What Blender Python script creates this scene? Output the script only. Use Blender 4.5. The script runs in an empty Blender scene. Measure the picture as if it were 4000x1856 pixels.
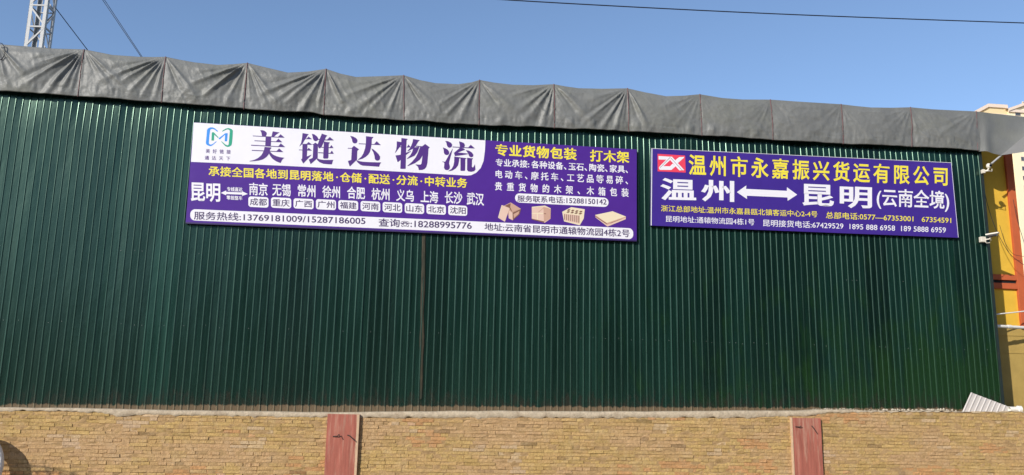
import bpy, bmesh, math, random
import numpy as np
from mathutils import Vector, noise

random.seed(7)
rng = np.random.default_rng(11)
scene = bpy.context.scene
col = scene.collection

# ------------------------------------------------------------------ camera
FPX, YAW, PITCH, ROLL, EYE = 3558.5, -0.12722, 0.208, 0.018383, 2.25
def _axes():
    cy, sy = math.cos(YAW), math.sin(YAW)
    fwd = Vector((-sy * math.cos(PITCH), cy * math.cos(PITCH), math.sin(PITCH)))
    r = Vector((cy, sy, 0.0))
    u = r.cross(fwd)
    r2 = math.cos(ROLL) * r + math.sin(ROLL) * u
    u2 = -math.sin(ROLL) * r + math.cos(ROLL) * u
    return r2, u2, fwd
CR, CU, CF = _axes()
cam_d = bpy.data.cameras.new('camera')
cam_d.sensor_width = 36.0
cam_d.lens = FPX * 36.0 / 4000.0
cam_d.clip_end = 5000.0
cam = bpy.data.objects.new('camera', cam_d)
col.objects.link(cam)
from mathutils import Matrix
cam.matrix_world = Matrix(((CR.x, CU.x, -CF.x, 0), (CR.y, CU.y, -CF.y, 0), (CR.z, CU.z, -CF.z, EYE), (0, 0, 0, 1)))
scene.camera = cam

def W(x, y, Y):
    """survey helper: the point on the vertical plane at depth Y seen at photo position (x, y)"""
    v = CF + ((x - 2000) / FPX) * CR - ((y - 928) / FPX) * CU
    t = Y / v.y
    return Vector((v.x * t, Y, EYE + v.z * t))

# ------------------------------------------------------------------ light
SUN_AZ, SUN_EL = math.radians(45), math.radians(26)      # az: left of the wall normal, behind the camera
to_sun = Vector((-math.cos(SUN_EL) * math.sin(SUN_AZ), -math.cos(SUN_EL) * math.cos(SUN_AZ), math.sin(SUN_EL)))
world = bpy.data.worlds.new('World')
scene.world = world
world.use_nodes = True
wn = world.node_tree
sky = wn.nodes.new('ShaderNodeTexSky')
sky.sky_type = 'NISHITA'
sky.sun_disc = False
sky.sun_elevation = SUN_EL
sky.sun_rotation = math.pi + SUN_AZ
sky.altitude = 1900
sky.air_density = 1.0
sky.dust_density = 1.2
sky.ozone_density = 2.0
bg = wn.nodes['Background']
bg.inputs['Strength'].default_value = 0.15
wn.links.new(sky.outputs[0], bg.inputs[0])
sun_d = bpy.data.lights.new('sun', 'SUN')
sun_d.energy = 3.6
sun_d.angle = math.radians(0.53)
sun_d.color = (1.0, 0.94, 0.85)
sun = bpy.data.objects.new('sun', sun_d)
sun.rotation_euler = to_sun.to_track_quat('Z', 'Y').to_euler()
sun.location = to_sun * 60
col.objects.link(sun)
scene.view_settings.view_transform = 'Standard'
scene.view_settings.look = 'None'
scene.view_settings.exposure = 0.33
scene.view_settings.gamma = 1.0

# ------------------------------------------------------------------ helpers
def lin(*c):
    return tuple(((v / 255) / 12.92 if v <= 10 else (((v / 255) + 0.055) / 1.055) ** 2.4) for v in c)

def mat(name, color, rough=0.6, spec=0.5, metal=0.0, var=0.0, scale=8.0, bump=0.0, bscale=60.0, dirt=None, dirt_amt=0.0, dirt_scale=3.0, attr=None, stretch=None):
    m = bpy.data.materials.new(name)
    m.use_nodes = True
    nt = m.node_tree
    b = nt.nodes['Principled BSDF']
    b.inputs['Roughness'].default_value = rough
    b.inputs['Specular IOR Level'].default_value = spec
    b.inputs['Metallic'].default_value = metal
    N, L = nt.nodes.new, nt.links.new
    geo = N('ShaderNodeNewGeometry')
    vec = geo.outputs['Position']
    if stretch:
        mp = N('ShaderNodeMapping')
        mp.inputs['Scale'].default_value = stretch
        L(vec, mp.inputs['Vector'])
        vec = mp.outputs[0]
    rgb = None
    if attr:
        a = N('ShaderNodeAttribute')
        a.attribute_name = attr
        rgb = a.outputs['Color']
    else:
        c = N('ShaderNodeRGB')
        c.outputs[0].default_value = (*color, 1)
        rgb = c.outputs[0]
    if var > 0:
        nz = N('ShaderNodeTexNoise')
        nz.inputs['Scale'].default_value = scale
        nz.inputs['Detail'].default_value = 6
        nz.inputs['Roughness'].default_value = 0.65
        L(vec, nz.inputs['Vector'])
        mr = N('ShaderNodeMapRange')
        mr.inputs['From Min'].default_value = 0.25
        mr.inputs['From Max'].default_value = 0.75
        mr.inputs['To Min'].default_value = 1 - var
        mr.inputs['To Max'].default_value = 1 + var
        L(nz.outputs['Fac'], mr.inputs['Value'])
        mx = N('ShaderNodeVectorMath')
        mx.operation = 'SCALE'
        L(rgb, mx.inputs[0])
        L(mr.outputs[0], mx.inputs['Scale'])
        rgb = mx.outputs[0]
    if dirt:
        nz = N('ShaderNodeTexNoise')
        nz.inputs['Scale'].default_value = dirt_scale
        nz.inputs['Detail'].default_value = 8
        nz.inputs['Roughness'].default_value = 0.7
        L(vec, nz.inputs['Vector'])
        mr = N('ShaderNodeMapRange')
        mr.inputs['From Min'].default_value = 0.5
        mr.inputs['From Max'].default_value = 0.72
        mr.inputs['To Max'].default_value = dirt_amt
        L(nz.outputs['Fac'], mr.inputs['Value'])
        mi = N('ShaderNodeMix')
        mi.data_type = 'RGBA'
        L(mr.outputs[0], mi.inputs[0])
        L(rgb, mi.inputs[6])
        mi.inputs[7].default_value = (*dirt, 1)
        rgb = mi.outputs[2]
    L(rgb, b.inputs['Base Color'])
    if bump > 0:
        nb = N('ShaderNodeTexNoise')
        nb.inputs['Scale'].default_value = bscale
        nb.inputs['Detail'].default_value = 5
        L(vec, nb.inputs['Vector'])
        bp = N('ShaderNodeBump')
        bp.inputs['Strength'].default_value = bump
        bp.inputs['Distance'].default_value = 0.02
        L(nb.outputs['Fac'], bp.inputs['Height'])
        L(bp.outputs[0], b.inputs['Normal'])
    return m

def obj(name, verts, faces, mats, parent=None, mi=None, smooth=False):
    me = bpy.data.meshes.new(name)
    me.from_pydata([tuple(v) for v in verts], [], [tuple(f) for f in faces])
    for m in (mats if isinstance(mats, (list, tuple)) else [mats]):
        me.materials.append(m)
    if mi is not None:
        me.polygons.foreach_set('material_index', np.array(mi, dtype=np.int32))
    if smooth:
        me.polygons.foreach_set('use_smooth', np.ones(len(me.polygons), dtype=bool))
    me.update()
    o = bpy.data.objects.new(name, me)
    col.objects.link(o)
    if parent:
        o.parent = parent
    return o

def tag(o, label=None, cat=None, group=None, kind=None):
    if label: o['label'] = label
    if cat: o['category'] = cat
    if group: o['group'] = group
    if kind: o['kind'] = kind
    return o

def thing(name, label, cat, group=None, loc=(0, 0, 0)):
    o = bpy.data.objects.new(name, None)
    o.location = loc
    o.empty_display_size = 0.2
    col.objects.link(o)
    return tag(o, label, cat, group)

class MB:
    """mesh collector"""
    def __init__(s):
        s.v, s.f, s.m = [], [], []
    def face(s, pts, m=0):
        i = len(s.v)
        s.v += [tuple(p) for p in pts]
        s.f.append(tuple(range(i, i + len(pts))))
        s.m.append(m)
    def grid(s, rows, m=0, close=False):
        i = len(s.v)
        n = len(rows[0])
        for r in rows: s.v += [tuple(p) for p in r]
        for a in range(len(rows) - 1):
            for b in range(n - 1 + (1 if close else 0)):
                c = (b + 1) % n
                s.f.append((i + a * n + b, i + a * n + c, i + (a + 1) * n + c, i + (a + 1) * n + b))
                s.m.append(m)
    def box(s, lo, hi, m=0, M=None):
        x0, y0, z0 = lo; x1, y1, z1 = hi
        p = [Vector(q) for q in ((x0, y0, z0), (x1, y0, z0), (x1, y1, z0), (x0, y1, z0), (x0, y0, z1), (x1, y0, z1), (x1, y1, z1), (x0, y1, z1))]
        if M: p = [M @ q for q in p]
        i = len(s.v)
        s.v += [tuple(q) for q in p]
        for f in ((0, 3, 2, 1), (4, 5, 6, 7), (0, 1, 5, 4), (1, 2, 6, 5), (2, 3, 7, 6), (3, 0, 4, 7)):
            s.f.append(tuple(i + k for k in f)); s.m.append(m)
    def tube(s, pts, r, n=8, m=0, caps=True):
        pts = [Vector(p) for p in pts]
        rows = []
        for k, p in enumerate(pts):
            d = (pts[min(k + 1, len(pts) - 1)] - pts[max(k - 1, 0)]).normalized()
            a = d.cross(Vector((0, 0, 1)))
            if a.length < 1e-3: a = d.cross(Vector((1, 0, 0)))
            a.normalize(); b = d.cross(a)
            rr = r[k] if isinstance(r, (list, tuple)) else r
            rows.append([p + rr * (math.cos(t) * a + math.sin(t) * b) for t in [2 * math.pi * j / n for j in range(n)]])
        s.grid(rows, m, close=True)
        if caps:
            s.face(rows[0][::-1], m); s.face(rows[-1], m)
    def build(s, name, mats, parent=None, smooth=False):
        return obj(name, s.v, s.f, mats, parent, s.m, smooth)

def bevel(o, w, seg=2):
    md = o.modifiers.new('bevel', 'BEVEL')
    md.width = w; md.segments = seg; md.limit_method = 'ANGLE'
    return o

def lerp_poly(pts):
    xs = np.array([p[0] for p in pts], float); ys = np.array([p[1] for p in pts], float)
    return lambda x: np.interp(x, xs, ys)

# ------------------------------------------------------------------ materials
M = {}
M['purple'] = mat('purple vinyl', (0.074, 0.021, 0.245), 0.38, spec=0.3, var=0.06, scale=0.8)
M['violet'] = mat('blue violet vinyl', (0.052, 0.024, 0.24), 0.38, spec=0.3, var=0.08, scale=0.8)
M['white'] = mat('white print', (0.80, 0.775, 0.81), 0.42, var=0.02, scale=1.5)
M['yellow'] = mat('yellow print', (0.84, 0.70, 0.055), 0.42)
M['ink'] = mat('dark purple ink', (0.075, 0.02, 0.19), 0.42)
M['inkdark'] = mat('small dark ink', (0.045, 0.018, 0.10), 0.42)
M['red_logo'] = mat('red print', (0.80, 0.055, 0.10), 0.42)
M['grey_line'] = mat('grey print line', (0.25, 0.2, 0.16), 0.5)
M['blue_logo'] = mat('blue print', (0.03, 0.26, 0.75), 0.42)
M['teal_logo'] = mat('teal print', (0.015, 0.33, 0.20), 0.42)
M['steelblue'] = mat('slate print', (0.17, 0.19, 0.52), 0.42)
for k_ in ('purple', 'violet', 'white'):
    nt_ = M[k_].node_tree; b_ = nt_.nodes['Principled BSDF']
    n_ = nt_.nodes.new('ShaderNodeTexNoise'); n_.inputs['Scale'].default_value = 1.1; n_.inputs['Detail'].default_value = 3
    g_ = nt_.nodes.new('ShaderNodeNewGeometry'); nt_.links.new(g_.outputs['Position'], n_.inputs['Vector'])
    p_ = nt_.nodes.new('ShaderNodeBump'); p_.inputs['Strength'].default_value = 0.5; p_.inputs['Distance'].default_value = 0.03
    nt_.links.new(n_.outputs['Fac'], p_.inputs['Height']); nt_.links.new(p_.outputs[0], b_.inputs['Normal'])
M['rim'] = mat('sign frame paint', (0.03, 0.014, 0.09), 0.5)
M['rim_glint'] = mat('aluminium edge glint tone', (0.75, 0.74, 0.76), 0.35)  # metal frame edge, its bright glint put into the pale colour
M['wood_a'] = mat('printed pale wood', (0.72, 0.50, 0.40), 0.45)
M['wood_b'] = mat('printed mid wood', (0.55, 0.33, 0.24), 0.45)
M['wood_c'] = mat('printed dark wood', (0.20, 0.09, 0.06), 0.45)
M['wood_d'] = mat('printed cream wood', (0.78, 0.66, 0.45), 0.45)
M['galv'] = mat('galvanised steel', (0.37, 0.37, 0.365), 0.5, var=0.1, scale=6)
M['wire'] = mat('black cable sheath', (0.008, 0.010, 0.022), 0.6)
M['cream'] = mat('cream plastic', (0.72, 0.66, 0.55), 0.4)
M['lens'] = mat('black glass', (0.01, 0.01, 0.012), 0.1)
M['pvc'] = mat('white pvc', (0.80, 0.77, 0.70), 0.35, var=0.04, scale=5)

# ------------------------------------------------------------------ ground
gm = mat('packed yard ground', (0.30, 0.25, 0.19), 0.9, var=0.25, scale=0.6, bump=0.4, bscale=8)
g = MB()
rows = []
for yy in np.concatenate([[-2500, -800, -200], np.linspace(-60, 60, 13), [200, 800, 2500]]):
    rows.append([(xx, yy, 0.0) for xx in np.concatenate([[-2500, -800, -200], np.linspace(-60, 60, 13), [200, 800, 2500]])])
g.grid(rows)
tag(g.build('ground', gm), kind='structure')

# ------------------------------------------------------------------ green shed
YW = 29.06                      # pan of the cladding
PITCH_R = 0.21
XL, XC = -21.0, W(3849, 800, YW).x
EAVE = W(2000, 470, YW).z + 0.35
shed = thing('metal_shed', 'long shed clad in dark green ribbed metal sheet standing behind the brick wall', 'shed', loc=(0, YW + 6, 0))
shed_inv = Matrix.Translation((0, -(YW + 6), 0))

def green_material():
    m = bpy.data.materials.new('dark green painted sheet')
    m.use_nodes = True
    nt = m.node_tree; N, L = nt.nodes.new, nt.links.new
    b = nt.nodes['Principled BSDF']
    at = N('ShaderNodeAttribute'); at.attribute_name = 'tint'
    geo = N('ShaderNodeNewGeometry')
    sp = N('ShaderNodeSeparateXYZ'); L(geo.outputs['Position'], sp.inputs[0])
    # dusty streaks, stretched down the sheet
    mp = N('ShaderNodeMapping'); mp.inputs['Scale'].default_value = (7, 1, 0.35); L(geo.outputs['Position'], mp.inputs[0])
    nz = N('ShaderNodeTexNoise'); nz.inputs['Scale'].default_value = 1.0; nz.inputs['Detail'].default_value = 7; L(mp.outputs[0], nz.inputs['Vector'])
    gr = N('ShaderNodeTexNoise'); gr.inputs['Scale'].default_value = 45; gr.inputs['Detail'].default_value = 3; L(geo.outputs['Position'], gr.inputs['Vector'])
    cr = N('ShaderNodeValToRGB')
    cr.color_ramp.elements[0].position = 0.3; cr.color_ramp.elements[0].color = (0.0022, 0.0125, 0.0090, 1)
    cr.color_ramp.elements[1].position = 0.72; cr.color_ramp.elements[1].color = (0.0055, 0.024, 0.0175, 1)
    mxn = N('ShaderNodeMath'); mxn.operation = 'MULTIPLY_ADD'; L(gr.outputs['Fac'], mxn.inputs[0]); mxn.inputs[1].default_value = 0.5
    h = N('ShaderNodeMath'); h.operation = 'SUBTRACT'; L(nz.outputs['Fac'], h.inputs[0]); h.inputs[1].default_value = 0.25
    L(h.outputs[0], mxn.inputs[2]); L(mxn.outputs[0], cr.inputs[0])
    mul = N('ShaderNodeVectorMath'); mul.operation = 'MULTIPLY'; L(cr.outputs[0], mul.inputs[0]); L(at.outputs['Color'], mul.inputs[1])
    # moss film on the lower right
    mm = N('ShaderNodeTexNoise'); mm.inputs['Scale'].default_value = 1.3; mm.inputs['Detail'].default_value = 8; mm.inputs['Roughness'].default_value = 0.7
    mp2 = N('ShaderNodeMapping'); mp2.inputs['Scale'].default_value = (1.6, 1, 0.6); L(geo.outputs['Position'], mp2.inputs[0]); L(mp2.outputs[0], mm.inputs['Vector'])
    gx = N('ShaderNodeMapRange'); gx.inputs['From Min'].default_value = 4; gx.inputs['From Max'].default_value = 20; L(sp.outputs['X'], gx.inputs['Value'])
    gz = N('ShaderNodeMapRange'); gz.inputs['From Min'].default_value = 9.0; gz.inputs['From Max'].default_value = 3.7; L(sp.outputs['Z'], gz.inputs['Value'])
    gg = N('ShaderNodeMath'); gg.operation = 'MULTIPLY'; L(gx.outputs[0], gg.inputs[0]); L(gz.outputs[0], gg.inputs[1])
    ad = N('ShaderNodeMath'); ad.operation = 'ADD'; L(mm.outputs['Fac'], ad.inputs[0])
    ms = N('ShaderNodeMath'); ms.operation = 'MULTIPLY'; L(gg.outputs[0], ms.inputs[0]); ms.inputs[1].default_value = 0.42; L(ms.outputs[0], ad.inputs[1])
    mr = N('ShaderNodeMapRange'); mr.inputs['From Min'].default_value = 0.62; mr.inputs['From Max'].default_value = 0.86; mr.inputs['To Max'].default_value = 0.75; L(ad.outputs[0], mr.inputs['Value'])
    mi = N('ShaderNodeMix'); mi.data_type = 'RGBA'; L(mr.outputs[0], mi.inputs[0]); L(mul.outputs[0], mi.inputs[6]); mi.inputs[7].default_value = (0.009, 0.032, 0.006, 1)
    # mud splash along the foot, measured up from the mortar cap (which climbs slowly to the right)
    def math_(op, x, y=None, z=None):
        n_ = N('ShaderNodeMath'); n_.operation = op
        for i_, q_ in enumerate((x, y, z)):
            if q_ is None: continue
            if isinstance(q_, (int, float)): n_.inputs[i_].default_value = q_
            else: L(q_, n_.inputs[i_])
        return n_.outputs[0]
    foot = math_('MULTIPLY_ADD', sp.outputs['X'], 0.0165, EYE + 0.555)
    hgt = math_('SUBTRACT', sp.outputs['Z'], foot)
    mp3 = N('ShaderNodeMapping'); mp3.inputs['Scale'].default_value = (3.2, 1, 0.9); L(geo.outputs['Position'], mp3.inputs[0])
    mn = N('ShaderNodeTexNoise'); mn.inputs['Scale'].default_value = 1.9; mn.inputs['Detail'].default_value = 9; mn.inputs['Roughness'].default_value = 0.75; L(mp3.outputs[0], mn.inputs['Vector'])
    soil = N('ShaderNodeMapRange'); soil.inputs['From Min'].default_value = 0.62; soil.inputs['From Max'].default_value = 0.80; soil.inputs['To Max'].default_value = 0.9
    L(math_('MULTIPLY_ADD', hgt, -0.32, math_('ADD', mn.outputs['Fac'], 0.28)), soil.inputs['Value'])
    mi1 = N('ShaderNodeMix'); mi1.data_type = 'RGBA'; L(soil.outputs[0], mi1.inputs[0]); L(mi.outputs[2], mi1.inputs[6]); mi1.inputs[7].default_value = (0.022, 0.018, 0.014, 1)
    tanb = N('ShaderNodeMapRange'); tanb.inputs['From Min'].default_value = 0.13; tanb.inputs['From Max'].default_value = 0.09; tanb.inputs['To Max'].default_value = 0.85
    L(math_('MULTIPLY_ADD', mn.outputs['Fac'], -0.34, math_('ADD', hgt, 0.175)), tanb.inputs['Value'])
    mi2 = N('ShaderNodeMix'); mi2.data_type = 'RGBA'; L(tanb.outputs[0], mi2.inputs[0]); L(mi1.outputs[2], mi2.inputs[6]); mi2.inputs[7].default_value = (0.17, 0.115, 0.07, 1)
    L(mi2.outputs[2], b.inputs['Base Color'])
    rr = N('ShaderNodeMapRange'); rr.inputs['To Min'].default_value = 0.22; rr.inputs['To Max'].default_value = 0.31; L(nz.outputs['Fac'], rr.inputs['Value'])
    L(rr.outputs[0], b.inputs['Roughness'])
    b.inputs['Specular IOR Level'].default_value = 0.65
    b.inputs['Specular Tint'].default_value = (0.62, 1.0, 0.78, 1)
    bn = N('ShaderNodeTexNoise'); bn.inputs['Scale'].default_value = 3.0; bn.inputs['Detail'].default_value = 4
    mp4 = N('ShaderNodeMapping'); mp4.inputs['Scale'].default_value = (1.5, 1, 0.6); L(geo.outputs['Position'], mp4.inputs[0]); L(mp4.outputs[0], bn.inputs['Vector'])
    bp = N('ShaderNodeBump'); bp.inputs['Strength'].default_value = 0.25; bp.inputs['Distance'].default_value = 0.02; L(bn.outputs['Fac'], bp.inputs['Height'])
    L(bp.outputs[0], b.inputs['Normal'])
    return m
M['green'] = green_material()

def build_cladding():
    x_ref = W(1708.7, 980, YW).x
    k0 = math.ceil((XL - x_ref) / PITCH_R); k1 = math.floor((XC - 0.04 - x_ref) / PITCH_R)
    zs = np.concatenate([[2.4], np.linspace(2.7, EAVE, 40)])
    prof = [(-0.038, 0.0), (-0.033, -0.0065), (-0.025, -0.0125), (-0.015, -0.0170), (-0.004, -0.0195), (0.006, -0.0200), (0.014, -0.0150), (0.021, 0.0)]
    rows = [[] for _ in zs]
    tints = []
    edges = [('e', XL)]
    for k in range(k0, k1 + 1):
        edges.append(('r', x_ref + k * PITCH_R + 0.012, k))
    edges.append(('e', XC))
    tilt = {}; slope = {}; lean = {}
    for e in edges:
        for j, z in enumerate(zs):
            if e[0] == 'e':
                rows[j].append((e[1], YW, z))
            else:
                k = e[2]
                if k not in tilt: tilt[k] = (rng.normal(0, 0.0035), rng.normal(0, 0.0016), rng.normal(0, 0.003))
                t = tilt[k]
                wx = 0.006 * noise.noise((k * 0.37, z * 0.5, 1.0)) + t[2] * 0.5
                wy = 0.008 * noise.noise((k * 0.21, z * 0.35, 5.0)) + 0.004 * noise.noise((k * 3.1, z * 0.6, 9.0))
                if k not in slope: slope[k] = 1 + rng.normal(0, 0.09) + (0.6 if rng.random() < 0.05 else 0); lean[k] = max(0.0, 0.030 + 0.05 * noise.noise((k * 0.16, 2, 7)) + rng.normal(0, 0.003))
                for q, (px, py) in enumerate(prof):
                    py = py * slope[k] * (1 + 0.10 * noise.noise((k * 1.7, z * 0.8, 4)))
                    y = YW + py + wy
                    y += lean[k] * max(0.0, z - (EAVE - 1.75)) ** 2
                    if q == 0: y += t[0] * 0.6
                    if q == len(prof) - 1: y += -t[0] * 0.6
                    rows[j].append((e[1] + px + wx, y, z))
    mb = MB()
    mb.grid(rows)
    n = len(rows[0])
    # sheet to sheet tint: four ribs to a sheet
    per_col = []
    sheet = {}
    for c in range(n - 1):
        k = (c - 1) // len(prof) + k0
        s = (k + 2) // 4
        if s not in sheet: sheet[s] = max(0.6, 1 + rng.normal(0, 0.2))
        per_col.append(sheet[s])
    o = mb.build('wall_cladding', M['green'], shed)
    npf = len(prof)
    o.data.polygons.foreach_set('use_smooth', np.array([(c - 1) % npf < npf - 1 for a in range(len(zs) - 1) for c in range(n - 1)], dtype=bool))
    o.matrix_parent_inverse = shed_inv
    at = o.data.attributes.new('tint', 'FLOAT_COLOR', 'FACE')
    arr = np.ones((len(o.data.polygons), 4), np.float32)
    pc = np.array(per_col, np.float32)
    for a in range(len(zs) - 1):
        arr[a * (n - 1):(a + 1) * (n - 1), :3] = pc[:, None]
    at.data.foreach_set('color', arr.ravel())
    # screw heads on the purlin lines
    sc = MB()
    for (zrow, step) in ((W(2000, 1312, YW).z, 2), (W(2000, 1040, YW).z, 4)):
        for k in range(k0, k1):
            if (k % step) and rng.random() > 0.12: continue
            if rng.random() < 0.5: continue
            x = x_ref + (k + 0.35 + 0.3 * rng.random()) * PITCH_R
            z = zrow + rng.normal(0, 0.02)
            r = 0.007
            sc.tube([(x, YW - 0.002, z), (x, YW - 0.014, z)], r, 6)
    q = sc.build('screw_heads', mat('zinc screw heads', (0.40, 0.42, 0.40), 0.5, metal=0.2), shed)
    q.matrix_parent_inverse = shed_inv
    q['kind'] = 'stuff'
    return o
build_cladding()
# corner flashing, end wall and roof of the shed
mb = MB()
mb.box((XC - 0.10, YW - 0.040, 2.4), (XC + 0.012, YW - 0.034, EAVE))
mb.box((XC + 0.004, YW - 0.034, 2.4), (XC + 0.012, YW + 0.2, EAVE))
o = mb.build('corner_flashing', mat('dark corner flashing', (0.012, 0.022, 0.02), 0.45, var=0.4, scale=5, dirt=(0.05, 0.04, 0.03), dirt_amt=0.6), shed); o.matrix_parent_inverse = shed_inv
mb = MB(); mb.box((XC - 0.05, YW + 0.2, 2.4), (XC - 0.0, YW + 12, EAVE)); mb.box((XL, YW + 11.95, 2.4), (XC - 0.05, YW + 12, EAVE)); mb.box((XL - 0.05, YW + 0.05, 2.4), (XL, YW + 12, EAVE))
o = mb.build('end_wall', mat('dark green end wall', (0.010, 0.030, 0.024), 0.4), shed); o.matrix_parent_inverse = shed_inv
mb = MB()
rf = [(XL - 0.1, YW + 0.15, EAVE), (XC, YW + 0.15, EAVE), (XC, YW + 12.1, EAVE + 0.9), (XL - 0.1, YW + 12.1, EAVE + 0.9)]
mb.face(rf); mb.face([(x, y, z - 0.05) for x, y, z in rf[::-1]])
o = mb.build('roof', mat('grey roof sheet', (0.25, 0.25, 0.25), 0.5), shed); o.matrix_parent_inverse = shed_inv
# dusty overlap strip under the big sign
xs0 = W(1655, 1100, YW).x
mb = MB()
rows = []
for z in np.linspace(W(1640, 1560, YW).z, W(1664, 900, YW).z, 26):
    wob = 0.02 * noise.noise((z * 1.7, 3, 2)); w2 = 0.035 * noise.noise((z * 1.1, 8, 2)); sh = 0.018 * (z - 7)
    rows.append([(xs0 - 0.085 + wob - sh, YW - 0.004, z), (xs0 - 0.06 + wob - sh, YW - 0.014, z), (xs0 + 0.02 + w2 - sh, YW - 0.026, z), (xs0 + 0.045 + w2 - sh, YW - 0.004, z)])
mb.grid(rows)
o = mb.build('overlap_strip', mat('dusty brown sheet edge', (0.036, 0.031, 0.018), 0.6, spec=0.2, var=0.6, scale=5, stretch=(3, 1, 0.6), dirt=(0.004, 0.020, 0.014), dirt_amt=1.0, dirt_scale=2.6), shed)
o.matrix_parent_inverse = shed_inv
o['label'] = 'dusty brown strip where two sheets overlap'

# ------------------------------------------------------------------ brick wall
YB = 28.60
TOP_PX = [(-700, 1606), (0, 1606), (200, 1605), (400, 1613), (480, 1630), (560, 1619), (650, 1622), (900, 1626), (1300, 1632), (2300, 1633), (2900, 1632), (3185, 1624), (3230, 1612), (3600, 1609), (3760, 1610), (4000, 1610), (4700, 1610)]
CAP_PX = [(-700, 1590), (0, 1592), (300, 1595), (650, 1603), (1000, 1607), (1300, 1612), (1500, 1609), (1900, 1606), (2300, 1608), (2600, 1608), (2900, 1605), (3130, 1605), (3190, 1601), (3340, 1601), (3400, 1605), (3600, 1605), (3700, 1604), (3760, 1609), (4000, 1609), (4700, 1609)]
def px_curve(px, Y):
    P = [W(x, y, Y) for x, y in px]
    return lerp_poly([(p.x, p.z) for p in P])
brick_top = px_curve(TOP_PX, YB)
cap_top = px_curve(CAP_PX, YB)

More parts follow.
